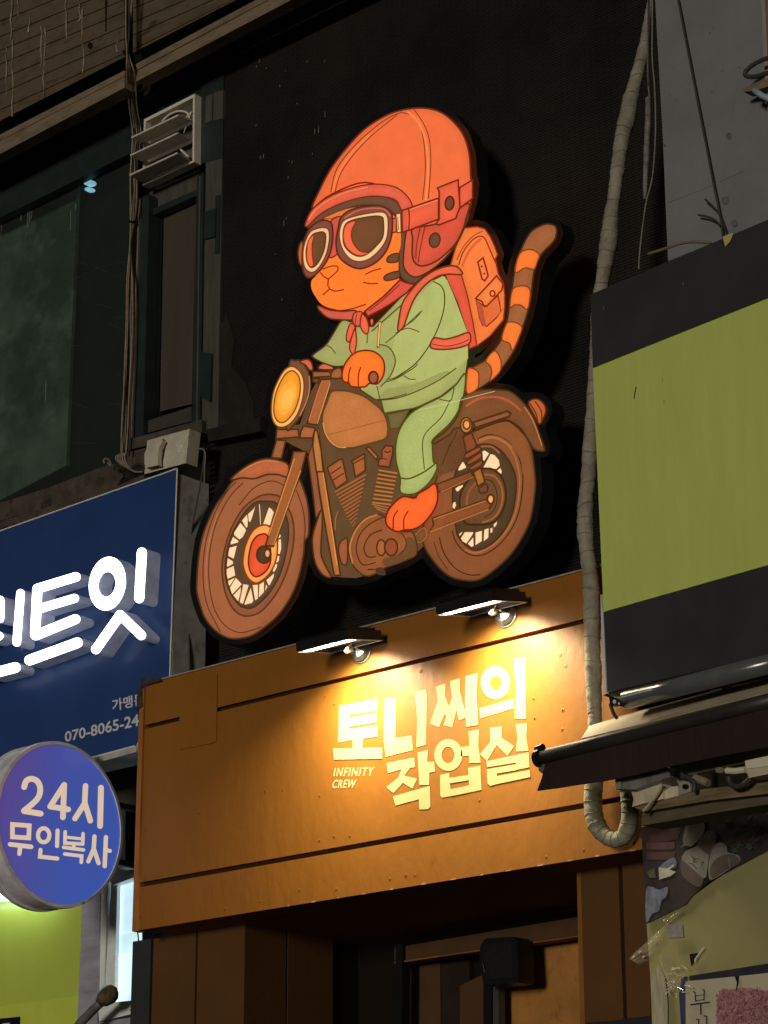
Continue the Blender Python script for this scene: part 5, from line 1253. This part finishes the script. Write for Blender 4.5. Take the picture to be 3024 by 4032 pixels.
b = MB(); b.tube([FAC(.09).p(x, y) for x, y in px('R1', [(876,640),(875,800),(866,1000),(858,1200),(854,1300)])], [.011, .012, .012, .010, .006], mat('flaked_conduit', (.20, .185, .16), rough=.7, vary=.5, scale=30, bump=.4), 8); b.build('conduit', thin, smooth=True)
tw = thing('tan_cable', 'tan cable curving from behind the wrapped pipe over the green sign', 'cable', FAC(-.1).p(2600, 980))
b = MB(); b.tube([FAC(-.12).p(x, y) for x, y in px('R1', spline([(875,1660),(1000,1620),(1090,1590),(1180,1580),(1285,1586)], False, 5))], .0055, mat('brown_cable', (.20, .15, .10), rough=.6), 8); b.build('cable', tw, smooth=True)
# bracket with a loop of black cable at the far right edge
bk = thing('insulator_bracket', 'worn bracket with a loop of thick black cable on the grey wall', 'bracket', PC.p(2990, 330))
b = MB(); b.tube([PC.p(x, y, .09) for x, y in px('R1', spline([(1760,350),(1640,385),(1560,425),(1512,470),(1520,498),(1580,500),(1680,470),(1780,450)], False, 5))], .0085, cab_m[1], 8); b.build('cable_loop', bk, smooth=True)
slab('wooden_arm', quad('R1', (1495,585),(1560,545),(1760,480),(1760,530),(1580,590),(1500,600)), PC, .05, wood2, bk, off=.08)
b = MB(); b.tube([PC.p(x, y, .09) for x, y in px('R1', [(1570,590),(1620,625),(1760,690)])], .011, mat('pale_blue_pipe', (.40, .48, .55), rough=.4), 10); b.build('pale_pipe', bk, smooth=True)

# ------------------------------------------------------------------ wrapped pipe
wrap = mat('taped_lagging', (.30, .275, .215), rough=.75, vary=.30, scale=10, bump=.5, bscale=50, spots=((.18, .16, .115), .42, 14))
pp = thing('wrapped_pipe', 'thick lagged pipe bound in dirty cream tape running down past the green sign', 'pipe', FAC(-.08).p(2330, 2000))
W_ = []
for s, L in (('R1', [(893,-120,14),(888,0,16),(868,150,26),(850,300,36),(808,480,44),(765,640,52),(742,760,54),(712,880,54),(692,1000,50),(672,1150,45),(655,1280,44),(636,1400,50),(622,1560,56)]),
             ('R2', [(612,130,57),(592,260,52),(568,400,46),(548,560,44),(540,700,44),(526,980,42),(505,1300,46),(484,1659,52)]),
             ('R3', [(472,250,51),(466,450,54),(478,620,52),(500,800,52),(508,1000,55),(512,1250,53),(520,1450,54),(526,1659,50)]), ('R4', [(530,330,46),(528,440,46),(525,600,50)])):
    k = SH[s][2]
    for (x, y, r) in L: W_.append((SH[s][0] + x * k, SH[s][1] + y * k, r * k))
dense = spline(W_, False, 14)
def pipe_y(y): return .12 + (-.06 - .12) * min(max((y - 0) / 900.0, 0), 1)
pts = []; rad = []; acc = 0
prev = None
for i, (x, y, r) in enumerate(dense):
    yy = pipe_y(y); p = FAC(yy).p(x, y)
    if prev is not None: acc += np.linalg.norm(p - prev)
    prev = p
    ppm = FOC / ((p - EYE) @ AX[:, 2])
    ph = (acc / .055) % 1.0
    pts.append(p); rad.append(r / ppm * (1.0 + .08 * (ph - .5) + .045 * math.sin(acc * 23) + .03 * math.sin(acc * 61) + rnd.uniform(-.02, .02)))
b = MB(); b.tube(pts, rad, wrap, 16); b.build('lagging', pp, smooth=True)
# tape edges round the pipe, each turn a little skewed
tape_e = mat('tape_edge', (.20, .18, .13), rough=.8, vary=.4, scale=20)
acc = 0; nxt = .03; b = MB()
for i in range(1, len(pts) - 1):
    acc += np.linalg.norm(pts[i] - pts[i - 1])
    if acc > nxt:
        nxt = acc + rnd.uniform(.036, .085)
        t = pts[i + 1] - pts[i - 1]; t /= np.linalg.norm(t); u = np.cross(t, [0, 1, 0]); u /= np.linalg.norm(u); w = np.cross(t, u); sk = rnd.uniform(-.55, .45)
        ringp = []
        for k in range(17):
            a = 2 * math.pi * k / 16; ringp.append(pts[i] + (rad[i] * 1.012) * (math.cos(a) * u + math.sin(a) * w) + t * (math.cos(a) * sk + rnd.uniform(-.06, .06)) * rad[i])
        b.tube(ringp, rnd.uniform(.0012, .0024), tape_e, 5, False)
b.build('tape_edge', pp, smooth=True, kind='stuff')
U = [(526,700),(522,800),(516,900),(522,1010),(552,1095),(600,1150),(660,1172),(715,1150),(745,1090),(758,1000),(752,900),(742,820)]
ud = spline(U, False, 8); upts = [FAC(-.06).p(x, y) for x, y in px('R4', ud)]
urad = [(.0325 if i < len(upts) * .4 else (.027 if i < len(upts) * .66 else .030)) * (1 + .07 * (((i / 5) % 1) - .5)) for i in range(len(upts))]
urad = [sum(urad[max(0, i - 4):i + 5]) / len(urad[max(0, i - 4):i + 5]) for i in range(len(urad))]
ubend = thing('pipe_bend', 'mossy U-shaped bend of lagged pipe hanging below the awning', 'pipe', upts[40])
b = MB(); b.tube(upts, urad, mat('mossy_lagging', (.30, .285, .20), rough=.8, vary=.4, scale=9, bump=.7, bscale=40, spots=((.11, .115, .06), .45, 8)), 16); b.build('lagging', ubend, smooth=True)
b = MB()
for i in range(6, len(upts) - 3, 6):
    t = upts[i + 1] - upts[i - 1]; t /= np.linalg.norm(t); u = np.cross(t, [0, 1, 0]); u /= np.linalg.norm(u); w = np.cross(t, u)
    b.tube([upts[i] + urad[i] * 1.012 * (math.cos(2 * math.pi * k / 16) * u + math.sin(2 * math.pi * k / 16) * w) + t * rnd.uniform(-.003, .003) for k in range(17)], .0017, tape_e, 5, False)
b.build('tape_edge', ubend, smooth=True, kind='stuff')

# ------------------------------------------------------------------ green sign
PG = Plane(FAC(-.30).p(2325, 1159), 8.7)
gsn = thing('green_sign', 'big plain lime green sign between two black bands beside the wrapped pipe', 'sign', PG.p(2700, 1800))
blk = mat('black_band', (.040, .040, .044), rough=.5, vary=.18, scale=4, spec=.4, bump=.05)
lime2 = mat('faded_lime_sheet', (.60, .70, .170), rough=.5, vary=.06, scale=2.5, spec=.35, stretch=(6, 6, .7), fine=.03, spots=((.56, .65, .155), .36, 2.2))
slab('black_band', px('N', [(2325,1159),(2640,1026),(3100,833),(3100,1142),(2640,1325),(2334,1448)]), PG, .16, blk, gsn, off=.004)
slab('green_panel', px('N', [(2334,1450),(3100,1143),(3100,2203),(2377,2409)]), PG, .15, lime2, gsn)
slab('black_band', px('N', [(2377,2411),(3100,2204),(3100,2562),(2392,2724)]), PG, .16, blk, gsn, off=.004)
slab('lower_lip', px('N', [(2394,2724),(3100,2562),(3100,2590),(2440,2744),(2400,2738)]), PG, .15, blk, gsn, off=-.015)
slab('edge_strip', px('N', [(2364,2340),(2374,2410),(2388,2724),(2386,2740),(2378,2720),(2368,2500)]), PG, .10, white_edge, gsn, off=-.012)
b = MB()
for pts in ([(795,1030),(800,1036),(792,1075),(786,1115),(781,1110),(788,1065)],):
    b.flat([PG.p(x, y, .0006) for x, y in px('R2', pts)], dark_gap)
for pts in ([(968,975),(972,975),(970,1005),(967,1005)], [(978,1120),(982,1120),(980,1150),(977,1150)]):
    b.flat([PG.p(x, y, .0006) for x, y in px('R2', pts)], mat('lime_scratch', (.32, .33, .06), rough=.6))
b.build('thin_mark', gsn)
b = MB()
for s, x, y in (('R2', 585, 520), ('R2', 1104, 360), ('R3', 1068, 888)):
    b.flat([PG.p(u, v, .0048) for u, v in px(s, ell(x, y, 4, 11, 8))], mark_m)
b.build('paint_fleck', gsn)
yt = mat('yellow_tape', (.55, .45, .16), rough=.5, vary=.2)
ys_ = thing('tape_scrap', 'scrap of yellow tape hanging over the top edge of the green sign', 'scrap', PG.p(2860, 935))
slab('tape', quad('R1', (1362,1548),(1400,1530),(1434,1520),(1412,1575),(1380,1612)), PG, .001, yt, ys_, off=.01)

# ------------------------------------------------------------------ gutter pipe and awning
gut = mat('glossy_grey_pvc', (.105, .115, .118), rough=.2, vary=.15, scale=9, spec=.6, bump=.06, bscale=20)
PGT = Plane(FAC(-.36).p(2440, 2760), 8.7)
gt = thing('gutter_pipe', 'glossy dark grey pipe slung under the green sign', 'pipe', PGT.p(2700, 2700))
g0, g1 = PGT.p(*px('R3', [(735,1585)])[0]), PGT.p(*px('R3', [(1800,1318)])[0])
b = MB(); b.tube([g0, g0 + (g1 - g0) * .4, g1], .031, gut, 20); b.build('pipe', gt, smooth=True)
slab('bracket', quad('R4', (618,232),(695,262),(698,300),(660,290),(640,300),(628,290)), PGT, .02, lamp_black, gt, off=.03)
slab('bracket_tip', quad('R4', (582,228),(606,218),(622,232),(610,240)), PGT, .01, lamp_black, gt, off=.03)
b = MB()
for x, y, r in ((655,270,11), (684,282,6)): b.prism([PGT.p(u, v, .033) for u, v in px('R4', ell(x, y, r, r * 1.3, 10))], -PGT.n * .002, white_edge)
b.build('bolt', gt)
b = MB(); b.tube([PGT.p(x, y, .02) for x, y in px('R4', spline([(628,285),(640,320),(655,355),(672,378)], False, 4))], .006, cab_m[1], 8); b.build('lead', gt)
PA = Plane(FAC(-.115).p(2300, 2880), 8.7)
aw = thing('awning', 'dark rolled-up awning with brown valance under the green sign', 'awning', PA.p(2600, 2950))
cassette = mat('cream_cassette', (.52, .44, .32), rough=.6, vary=.14, scale=9, bump=.15, spots=((.34, .27, .18), .36, 9))
PA2 = Plane(FAC(-.34).p(2300, 2900), 8.7)
_t = [PA.p(x, y) for x, y in px('R4', [(492,428),(700,362),(1850,52)])]; _u = [PA2.p(x, y) for x, y in px('R4', [(1850,160),(900,398),(440,510)])]
b = MB(); b.prism([_t[0], _t[1], _t[2], _u[0], _u[1], _u[2]], (0, .02, -.02), cassette); b.build('cassette', aw)
slab('hook', quad('R4', (1368,158),(1428,172),(1400,185),(1390,250),(1345,252)), PA, .02, lamp_black, aw, off=.02)
roll_m = mat('dark_vinyl', (.030, .024, .022), rough=.5, vary=.3, scale=8, spec=.55, bump=.15, bscale=15)
val_m = mat('brown_valance', (.024, .012, .010), rough=.75, vary=.25, scale=6, bump=.2, bscale=14, stretch=(3, 3, .5))
PR = Plane(FAC(-.58).p(2110, 2980), 8.7)
r0, r1 = PR.p(*px('R4', [(165,640)])[0]), PR.p(*px('R4', [(1850,222)])[0])
ax = (r1 - r0) / np.linalg.norm(r1 - r0)
b = MB(); b.tube([r0 + (r1 - r0) * t for t in (0, .25, .5, .75, 1)], .024, roll_m, 20); b.build('roller', aw, smooth=True)
b = MB(); b.tube([r0 + (r1 - r0) * t + np.array([0, .03, .022]) for t in (.01, .5, 1)], .012, roll_m, 14); b.build('front_bar', aw, smooth=True)
b = MB(); b.tube([r0 - ax * .006, r0 + ax * .012], .030, lamp_black, 18); b.build('end_cap', aw)
b = MB(); b.tube([r0 - ax * .012 + [0, 0, .03], r0 + ax * .02 + [0, 0, .034]], .012, lamp_black, 10); b.tube([r0 - ax * .014 + [0, 0, -.004], r0 - ax * .004], .010, chrome, 10); b.build('end_bolt', aw)
top = px('R4', [(205,672),(700,547),(1200,422),(1850,262)]); bot = px('R4', [(1850,520),(1659,565),(1300,635),(1020,692),(850,735),(700,768),(560,792),(420,812),(300,832),(150,852),(180,770)])
b = MB(); f = [PR.p(x, y, .004) for x, y in top + bot]; b.prism(f, -PR.n * .006, val_m); b.build('valance', aw)
slab('end_plate', quad('R4', (160,672),(205,680),(200,725),(186,742),(160,720)), PR, .05, mat('grey_end_plate', (.12, .12, .11), rough=.5), aw, off=.001)

# ------------------------------------------------------------------ under the awning: wall, beam and card colours lightened against its shade
PW2 = Plane(FAC(-.10).p(2520, 3270), 8.7)
under = thing('neighbour_shop', 'cluttered shadowy shop front under the brown awning', 'shop front', PW2.p(2750, 3100))
beige_w = mat('lightened_beige_wall', (.26, .215, .15), rough=.85, vary=.35, scale=8)
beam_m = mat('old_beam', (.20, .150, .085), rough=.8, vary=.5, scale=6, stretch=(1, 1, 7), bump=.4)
slab('back_board', quad('Q', (70,200),(1900,-200),(1900,520),(300,650)), PW2, .02, beige_w, under, off=-.02)
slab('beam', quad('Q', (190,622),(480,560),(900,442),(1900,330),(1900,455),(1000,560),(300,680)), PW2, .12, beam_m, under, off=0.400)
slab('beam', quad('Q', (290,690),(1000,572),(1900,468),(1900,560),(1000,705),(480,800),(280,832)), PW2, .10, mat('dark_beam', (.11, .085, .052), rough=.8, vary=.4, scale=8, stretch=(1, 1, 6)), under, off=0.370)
slab('upper_rail', quad('Q', (640,180),(1900,-120),(1900,40),(1410,150),(760,290)), PW2, .05, beige_w, under, off=0.370)
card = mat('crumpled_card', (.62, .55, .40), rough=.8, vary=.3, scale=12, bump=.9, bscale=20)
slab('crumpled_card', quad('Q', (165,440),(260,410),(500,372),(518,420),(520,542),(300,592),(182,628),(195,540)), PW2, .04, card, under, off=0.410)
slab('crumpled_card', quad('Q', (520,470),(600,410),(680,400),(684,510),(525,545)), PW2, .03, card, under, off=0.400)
slab('motor_box', quad('Q', (65,300),(240,262),(560,200),(590,300),(190,440),(70,430)), PW2, .06, mat('smoky_plastic', (.20, .185, .18), rough=.35, vary=.4, scale=14), under, off=0.440)
slab('motor_box', quad('Q', (-5,318),(55,310),(58,430),(0,440)), PW2, .05, mat('grey_bracket', (.25, .25, .22), rough=.5), under, off=0.450)
slab('steel_plate', quad('Q', (655,310),(720,300),(805,350),(822,460),(700,500),(690,400)), PW2, .02, mat('galvanised', (.34, .32, .27), rough=.5, vary=.3), under, off=0.405)
b = MB(); b.prism([PW2.p(u, v, 0.408) for u, v in px('Q', ell(758, 408, 34, 30, 14))], -PW2.n * .003, dark_gap); b.build('plate_hole', under)
lampbox = mat('cream_casing', (.72, .68, .54), rough=.5, vary=.1)
slab('lamp_casing', quad('Q', (1408,126),(1900,20),(1900,150),(1418,215)), PW2, .08, lampbox, under, off=0.460)
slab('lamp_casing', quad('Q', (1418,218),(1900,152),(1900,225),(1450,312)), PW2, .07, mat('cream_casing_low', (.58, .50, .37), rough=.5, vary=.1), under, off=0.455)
b = MB(); b.tube([PW2.p(x, y, 0.440) for x, y in px('Q', spline([(1235,300),(1240,350),(1270,392),(1320,408),(1390,390),(1440,350),(1475,318)], False, 5))], .0085, cab_m[1], 8); b.build('black_flex', under, smooth=True)
b = MB(); b.tube([PW2.p(x, y, 0.430) for x, y in px('Q', spline([(640,280),(740,300),(830,340),(860,400),(850,470)], False, 5))], .0075, cab_m[1], 8); b.build('black_flex', under, smooth=True)
b = MB(); b.tube([PW2.p(x, y, 0.430) for x, y in px('Q', spline([(500,378),(480,440),(420,530),(350,620),(300,675)], False, 5))], .0045, mat('cream_cord', (.52, .44, .27), rough=.6), 8); b.build('cream_cord', under, smooth=True)
slab('socket', quad('Q', (1085,205),(1150,195),(1200,225),(1150,262),(1090,250)), PW2, .03, beige_w, under, off=0.400)
b = MB(); b.tube([PW2.p(x, y, 0.420) for x, y in px('Q', [(1210,235),(1300,240),(1420,225)])], .010, lampbox, 8); b.build('socket_stem', under)
b = MB(); b.tube([PW2.p(x, y, 0.410) for x, y in px('Q', [(860,310),(1010,370)])], .012, beige_w, 8); b.build('rail_arm', under)
slab('post', quad('Q', (1045,255),(1070,250),(1072,430),(1050,432)), PW2, .02, dark_gap, under, off=0.395)
slab('post', quad('Q', (585,180),(645,175),(640,290),(600,290)), PW2, .02, dark_gap, under, off=0.470)

# ------------------------------------------------------------------ torn photo banner, olive sheet, flower poster
PN = Plane(FAC(-.06).p(2525, 3262), 8.7)
ban = thing('photo_banner', 'torn dark photo banner of cork-topped bottles and ivy beneath the old beam', 'banner', PN.p(2750, 3350))
pd = lambda n_, c_, **k: mat(n_, srgb(*c_) if False else c_, rough=.38, **k)
slab('banner_sheet', quad('Q', (276,846),(590,796),(1000,716),(1900,560),(1900,960),(1659,1098),(1000,1450),(830,1600),(760,1690),(330,1900),(322,1659)), PN, .004, mat('dark_print', (.040, .034, .037), rough=.35, vary=.6, scale=9, spots=((.065, .042, .042), .48, 7)), ban)
def pr(pts, m, k=1, smooth=True):
    p2 = spline(pts, True, 4) if smooth else pts
    b = MB(); b.flat([PN.p(x, y, .0006 + .0004 * k) for x, y in px('Q', p2)], m); return b
pale = mat('print_pale_bottle', (.24, .225, .20), rough=.35, vary=.3, scale=16)
dim = mat('print_brown_bottle', (.115, .088, .074), rough=.35, vary=.25, scale=12)
redp = mat('print_red_slats', (.105, .052, .054), rough=.35, vary=.35, scale=12)
bluep = mat('print_blue_grey', (.17, .18, .25), rough=.35, vary=.6, scale=16)
leaf_p = mat('print_ivy', (.055, .075, .062), rough=.35, vary=.4, scale=14)
twig_p = mat('print_twig', (.15, .09, .088), rough=.35, vary=.3)
ink = mat('print_ink', (.03, .026, .03), rough=.4)
b = MB()
def add_pr(pts, m, k, smooth=True):
    p2 = spline(pts, True, 4) if smooth else pts
    b.flat([PN.p(x, y, .0006 + .0003 * k) for x, y in px('Q', p2)], m)
add_pr([(300,860),(700,800),(690,930),(640,990),(310,1000)], mat('print_dark_red', (.075, .036, .036), rough=.35, vary=.5, scale=9), 1)
for i, y in enumerate((1015, 1125)): add_pr([(335,y),(640,y - 5),(645,y + 65),(600,y + 78),(330,y + 78)], redp, 2 + i, False)
add_pr([(332,1530),(400,1500),(470,1530),(565,1500),(555,1600),(500,1650),(470,1760),(400,1790),(332,1880)], bluep, 4)
add_pr([(520,1240),(640,1180),(650,1290),(480,1300)], bluep, 5)
add_pr([(330,1340),(420,1290),(440,1400),(380,1400)], mat('print_grey_green', (.09, .09, .075), rough=.35, vary=.4), 6, False)
add_pr([(468,1285),(560,1300),(635,1250),(640,1270),(585,1310),(655,1335),(600,1380),(475,1420)], mat('print_paper', (.50, .47, .38), rough=.4, vary=.2, scale=20), 7, False)
add_pr([(980,900),(1055,890),(1100,960),(1010,1180),(880,1055)], dim, 8)
add_pr([(730,1060),(735,960),(765,840),(810,775),(880,762),(950,780),(972,850),(950,920),(880,1010),(820,1060),(770,1050),(708,1062)], pale, 9)
add_pr([(720,1180),(730,1380),(900,1500),(960,1410),(1010,1200),(900,1060)], dim, 10)
add_pr([(720,1170),(760,1110),(885,1052),(1018,1160),(985,1395),(950,1405),(800,1265),(725,1210)], pale, 11, False)
add_pr([(1015,1240),(1040,1120),(1090,1035),(1150,1015),(1205,1050),(1222,1120),(1340,1160),(1350,1230),(1250,1300),(1050,1420),(1010,1360)], pale, 12)
add_pr([(1030,1290),(1090,1200),(1180,1150),(1290,1150),(1350,1210),(1330,1255),(1200,1320),(1050,1410)], dim, 13)
for k, pts in enumerate(([(830,1160),(850,1200),(900,1190)], [(860,1180),(845,1230),(880,1225)], [(800,1240),(840,1250),(880,1300)], [(930,1235),(960,1225),(935,1270)], [(1230,1170),(1242,1290)], [(1010,980),(1050,890)], [(370,1380),(382,1390)])):
    b.flat([PN.p(x, y, .0052 + .0002 * k) for x, y in ribbon(px('Q', pts), 3.0)], ink if k < 4 else pale)
for k in range(70):
    x = rnd.uniform(1250, 1900); y = rnd.uniform(610, 1060) - (x - 1250) * .1
    a = rnd.uniform(-.9, -.35); L_ = rnd.uniform(40, 120)
    if y + 20 > 1330 - (x - 1100) * .45: continue
    b.flat([PN.p(u, v, .0062 + .00006 * k) for u, v in ribbon(px('Q', [(x, y), (x + L_ * .5 * math.cos(a), y + L_ * .5 * math.sin(a) - 6), (x + L_ * math.cos(a), y + L_ * math.sin(a))]), rnd.uniform(1.5, 3.5))], twig_p)
for k in (0, 1, 2, 4, 5, 7, 8, 10):
    x, y, r = [(1090,760,60),(1160,830,55),(1230,770,60),(1210,880,50),(1240,990,70),(1330,1040,60),(1440,900,70),(1460,1060,65),(1400,800,60),(1530,1040,55),(1290,1100,50),(1440,1120,50),(1370,960,50)][k]
    pts = [tuple(q) for q in spline([(x + r * f_ * math.cos(a_ + k * 1.3), y + r * .8 * f_ * math.sin(a_ + k * 1.3)) for a_, f_ in ((0, 1.1), (.6, .55), (1.2, .9), (1.9, .5), (2.6, .7), (3.3, .4), (4.0, .7), (4.5, .5), (5.1, .9), (5.7, .55))], True, 3)]
    b.flat([PN.p(u, v, .0108 + .0002 * k) for u, v in px('Q', pts)], leaf_p)
b.build('print', ban)
slab('torn_top', quad('Q', (280,770),(330,690),(420,680),(470,700),(460,750),(500,790),(300,835)), PN, .02, mat('rotten_edge', (.13, .11, .08), rough=.9, vary=.9, scale=40, bump=.9), ban, off=.012)
slab('bright_edge', quad('Q', (276,838),(590,790),(592,798),(278,850)), PN, .004, cassette, ban, off=.004)
olive = mat('olive_sheet', (.30, .275, .125), rough=.30, vary=.10, scale=3, spec=.5, bump=.12, bscale=6)
ol = thing('olive_sheet', 'plain olive vinyl sheet with a ragged top edge below the photo banner', 'sheet', PN.p(2800, 3650))
slab('sheet', quad('R5', (698,760),(800,735),(860,690),(1000,708),(1060,665),(1200,560),(1440,400),(1659,300),(1900,190),(1900,1330),(1900,1750),(752,1750),(735,1300)), PN, .006, olive, ol, off=-.008)
clear = bpy.data.materials.new('clear_tape'); clear.use_nodes = True
_p = clear.node_tree.nodes['Principled BSDF']; _p.inputs['Base Color'].default_value = (.58, .53, .45, 1); _p.inputs['Roughness'].default_value = .12; _p.inputs['Alpha'].default_value = .20; _p.inputs['Specular IOR Level'].default_value = .8
_n = clear.node_tree.nodes.new('ShaderNodeTexNoise'); _n.inputs['Scale'].default_value = 45; _bp = clear.node_tree.nodes.new('ShaderNodeBump'); _bp.inputs['Strength'].default_value = .8
clear.node_tree.links.new(_n.outputs['Fac'], _bp.inputs['Height']); clear.node_tree.links.new(_bp.outputs['Normal'], _p.inputs['Normal'])
slab('plastic_patch', quad('R5', (860,880),(985,875),(995,975),(875,985)), PN, .0006, mat('lilac_label', (.25, .225, .25), rough=.5, vary=.3, scale=80), ol, off=.006)
slab('torn_hole', quad('R5', (1042,1110),(1118,1098),(1080,1170),(1055,1205)), PN, .0006, dark_gap, ol, off=.001)
b = MB(); b.tube([PN.p(x, y, .012) for x, y in px('R5', spline([(1085,1172),(1090,1150),(1110,1120),(1135,1085),(1158,1062)], False, 4))], .0028, white_edge, 6); b.build('curl', ol)
tp = thing('loose_tape', 'loose twisted strip of clear tape peeling off the olive sheet edge', 'tape', PN.p(2600, 3700))
def crumple(name, loop, n=5, m=clear, amp=.03):
    """A strip given by paired edge points, folded so that it stands off the sheet."""
    b = MB(); L, R = loop
    vs = []; 
    for i, (a, c) in enumerate(zip(L, R)):
        for t in np.linspace(0, 1, n):
            x = a[0] * (1 - t) + c[0] * t; y = a[1] * (1 - t) + c[1] * t
            vs.append(PN.p(*px('R5', [(x, y)])[0], .02 + amp * rnd.random()))
    fs = [[i * n + k, i * n + k + 1, (i + 1) * n + k + 1, (i + 1) * n + k] for i in range(len(L) - 1) for k in range(n - 1)]
    b.add(vs, fs, m); return b.build(name, tp)
crumple('strip', ([(570,1145),(620,1090),(680,1040),(740,985),(800,930),(845,890),(850,850),(890,800),(975,762)], [(650,1198),(700,1165),(745,1155),(790,1080),(815,1010),(850,920),(855,880),(900,860),(970,780)]))
crumple('strip', ([(800,1100),(810,1200),(860,1300),(870,1400)], [(900,1150),(930,1250),(1000,1300),(960,1410)]), amp=.02)
b = MB()
for i in range(26):
    x, y = rnd.uniform(850, 1010), rnd.uniform(1190, 1420)
    a = rnd.uniform(0, 3.1); L_ = rnd.uniform(15, 70)
    b.tube([PN.p(*px('R5', [(x + L_ * t * math.cos(a), y + L_ * t * math.sin(a))])[0], .03 + .01 * rnd.random()) for t in (0, .5, 1)], .0012, mat('tape_crease', (.75, .68, .52), rough=.2, vary=.1), 5)
for (x, y) in ((600,1140),(650,1100),(675,1140),(740,1020),(840,850)):
    b.tube([PN.p(*px('R5', [(x, y)])[0], .05), PN.p(*px('R5', [(x + 12, y - 14)])[0], .05)], .003, mat('tape_crease', (.75,) * 3), 6)
b.build('crease', tp, kind='stuff')
# edge of the sheet seen down the left side
slab('pale_edge_strip', quad('R5', (735,1300),(800,1180),(850,1300),(870,1500),(870,1750),(760,1750)), PN, .002, mat('yellowed_film', (.36, .33, .24), rough=.3, vary=.35, scale=10, stretch=(6, 6, 1)), ol, off=.002)
slab('navy_edge', quad('T', (245,890),(335,885),(315,970),(312,1800),(245,1800),(205,1180)), PN, .003, mat('navy_strip', (.055, .058, .13), rough=.3, vary=.4, scale=8), ol, off=.008)
fp = thing('flower_poster', 'cream poster with black Korean letters and a shaggy pink flower head', 'poster', PN.p(2850, 3950))
slab('poster_border', quad('T', (372,872),(1000,775),(1900,630),(1900,800),(1300,860),(372,945)), PN, .003, mat('dark_border', (.030, .027, .045), rough=.35, vary=.5, scale=12), fp, off=.008)
slab('poster_sheet', quad('T', (310,966),(1100,885),(1900,800),(1900,1900),(318,1900)), PN, .003, mat('cream_paper', (.46, .41, .31), rough=.5, vary=.14, scale=4, spots=((.38, .38, .36), .42, 4)), fp, off=.010)
b = MB()
for k, (pts, w) in enumerate(([[(440,1132),(468,1140),(475,1285)], 18], [[(590,1100),(618,1105),(612,1270)], 18], [[(475,1200),(615,1180)], 12], [[(475,1278),(612,1262)], 13], [[(398,1345),(698,1305)], 24], [[(560,1335),(562,1495)], 24],
                             [[(492,1582),(530,1590),(505,1800)], 18], [[(612,1525),(655,1535),(660,1800)], 20])):
    b.flat([PN.p(x, y, .0112 + .0002 * k) for x, y in ribbon(px('T', pts), w * .2411)], ink)
b.build('letter', fp)
pk = [mat('pink_petal', (.34, .155, .175), rough=.6, vary=.15), mat('pale_pink_petal', (.44, .24, .25), rough=.6, vary=.15), mat('plum_petal', (.17, .066, .095), rough=.6, vary=.15)]
b = MB(); b.flat([PN.p(x, y, .0115) for x, y in px('T', [(870,1110),(1000,1100),(1240,1060),(1560,1100),(1900,1200),(1900,1900),(860,1900),(815,1600),(820,1280)])], pk[0])
k = 0
for i in range(620):
    x, y = rnd.uniform(815, 1880), rnd.uniform(1060, 1800)
    if y < 1120 - (0 if x < 1200 else -10) and x < 1150: continue
    if y < 1090 + max(0, (x - 1500)) * .25: continue
    a = rnd.uniform(0, 6.28); L_ = rnd.uniform(35, 80)
    p3 = [(x, y), (x + L_ * .5 * math.cos(a), y + L_ * .5 * math.sin(a)), (x + L_ * math.cos(a + .8), y + L_ * math.sin(a + .8))]
    k += 1
    b.flat([PN.p(u, v, .0118 + .000008 * k) for u, v in ribbon(px('T', p3), rnd.uniform(8, 16) * .2411)], rnd.choice(pk))
b.build('flower_head', fp, kind='stuff')
slab('poster_tear', quad('T', (1115,882),(1186,876),(1176,1000),(1150,1090),(1125,1150),(1140,1060),(1148,980)), PN, .0005, dark_gap, fp, off=.0125)
slab('poster_tear', quad('T', (1155,1095),(1230,1150),(1320,1200),(1230,1165)), PN, .0005, dark_gap, fp, off=.0205)

# ------------------------------------------------------------------ black speaker over the door
PK = FAC(.62)
sp = thing('speaker', 'black box speaker hung under the lintel in front of the stucco wall', 'speaker', PK.p(2010, 3780))
satin = mat('satin_black', (.004, .004, .005), rough=.45, spec=.5, vary=.2)
slab('cabinet', quad('K', (1080,812),(1120,745),(1150,725),(1440,708),(1478,740),(1500,1170),(1470,1206),(1115,1236),(1070,960)), PK, .10, satin, sp)
b = MB(); b.tube([PK.p(x, y, .01) for x, y in px('K', [(1108,1000),(1130,1095)])], .0016, gut, 6); b.build('trim', sp)
slab('grille', quad('K', (1118,790),(1420,770),(1440,1150),(1140,1180)), PK, .004, mat('grey_mesh', (.009, .008, .008), rough=.5, vary=.5, scale=90), sp, off=.0045)
b = MB(); a_ = PK.p(*px('K', [(1380, 700)])[0]); b.tube([a_ + np.array([0, .12, -.03]), a_ + np.array([0, .16, .05])], .014, lamp_black, 8); b.build('mount', sp)
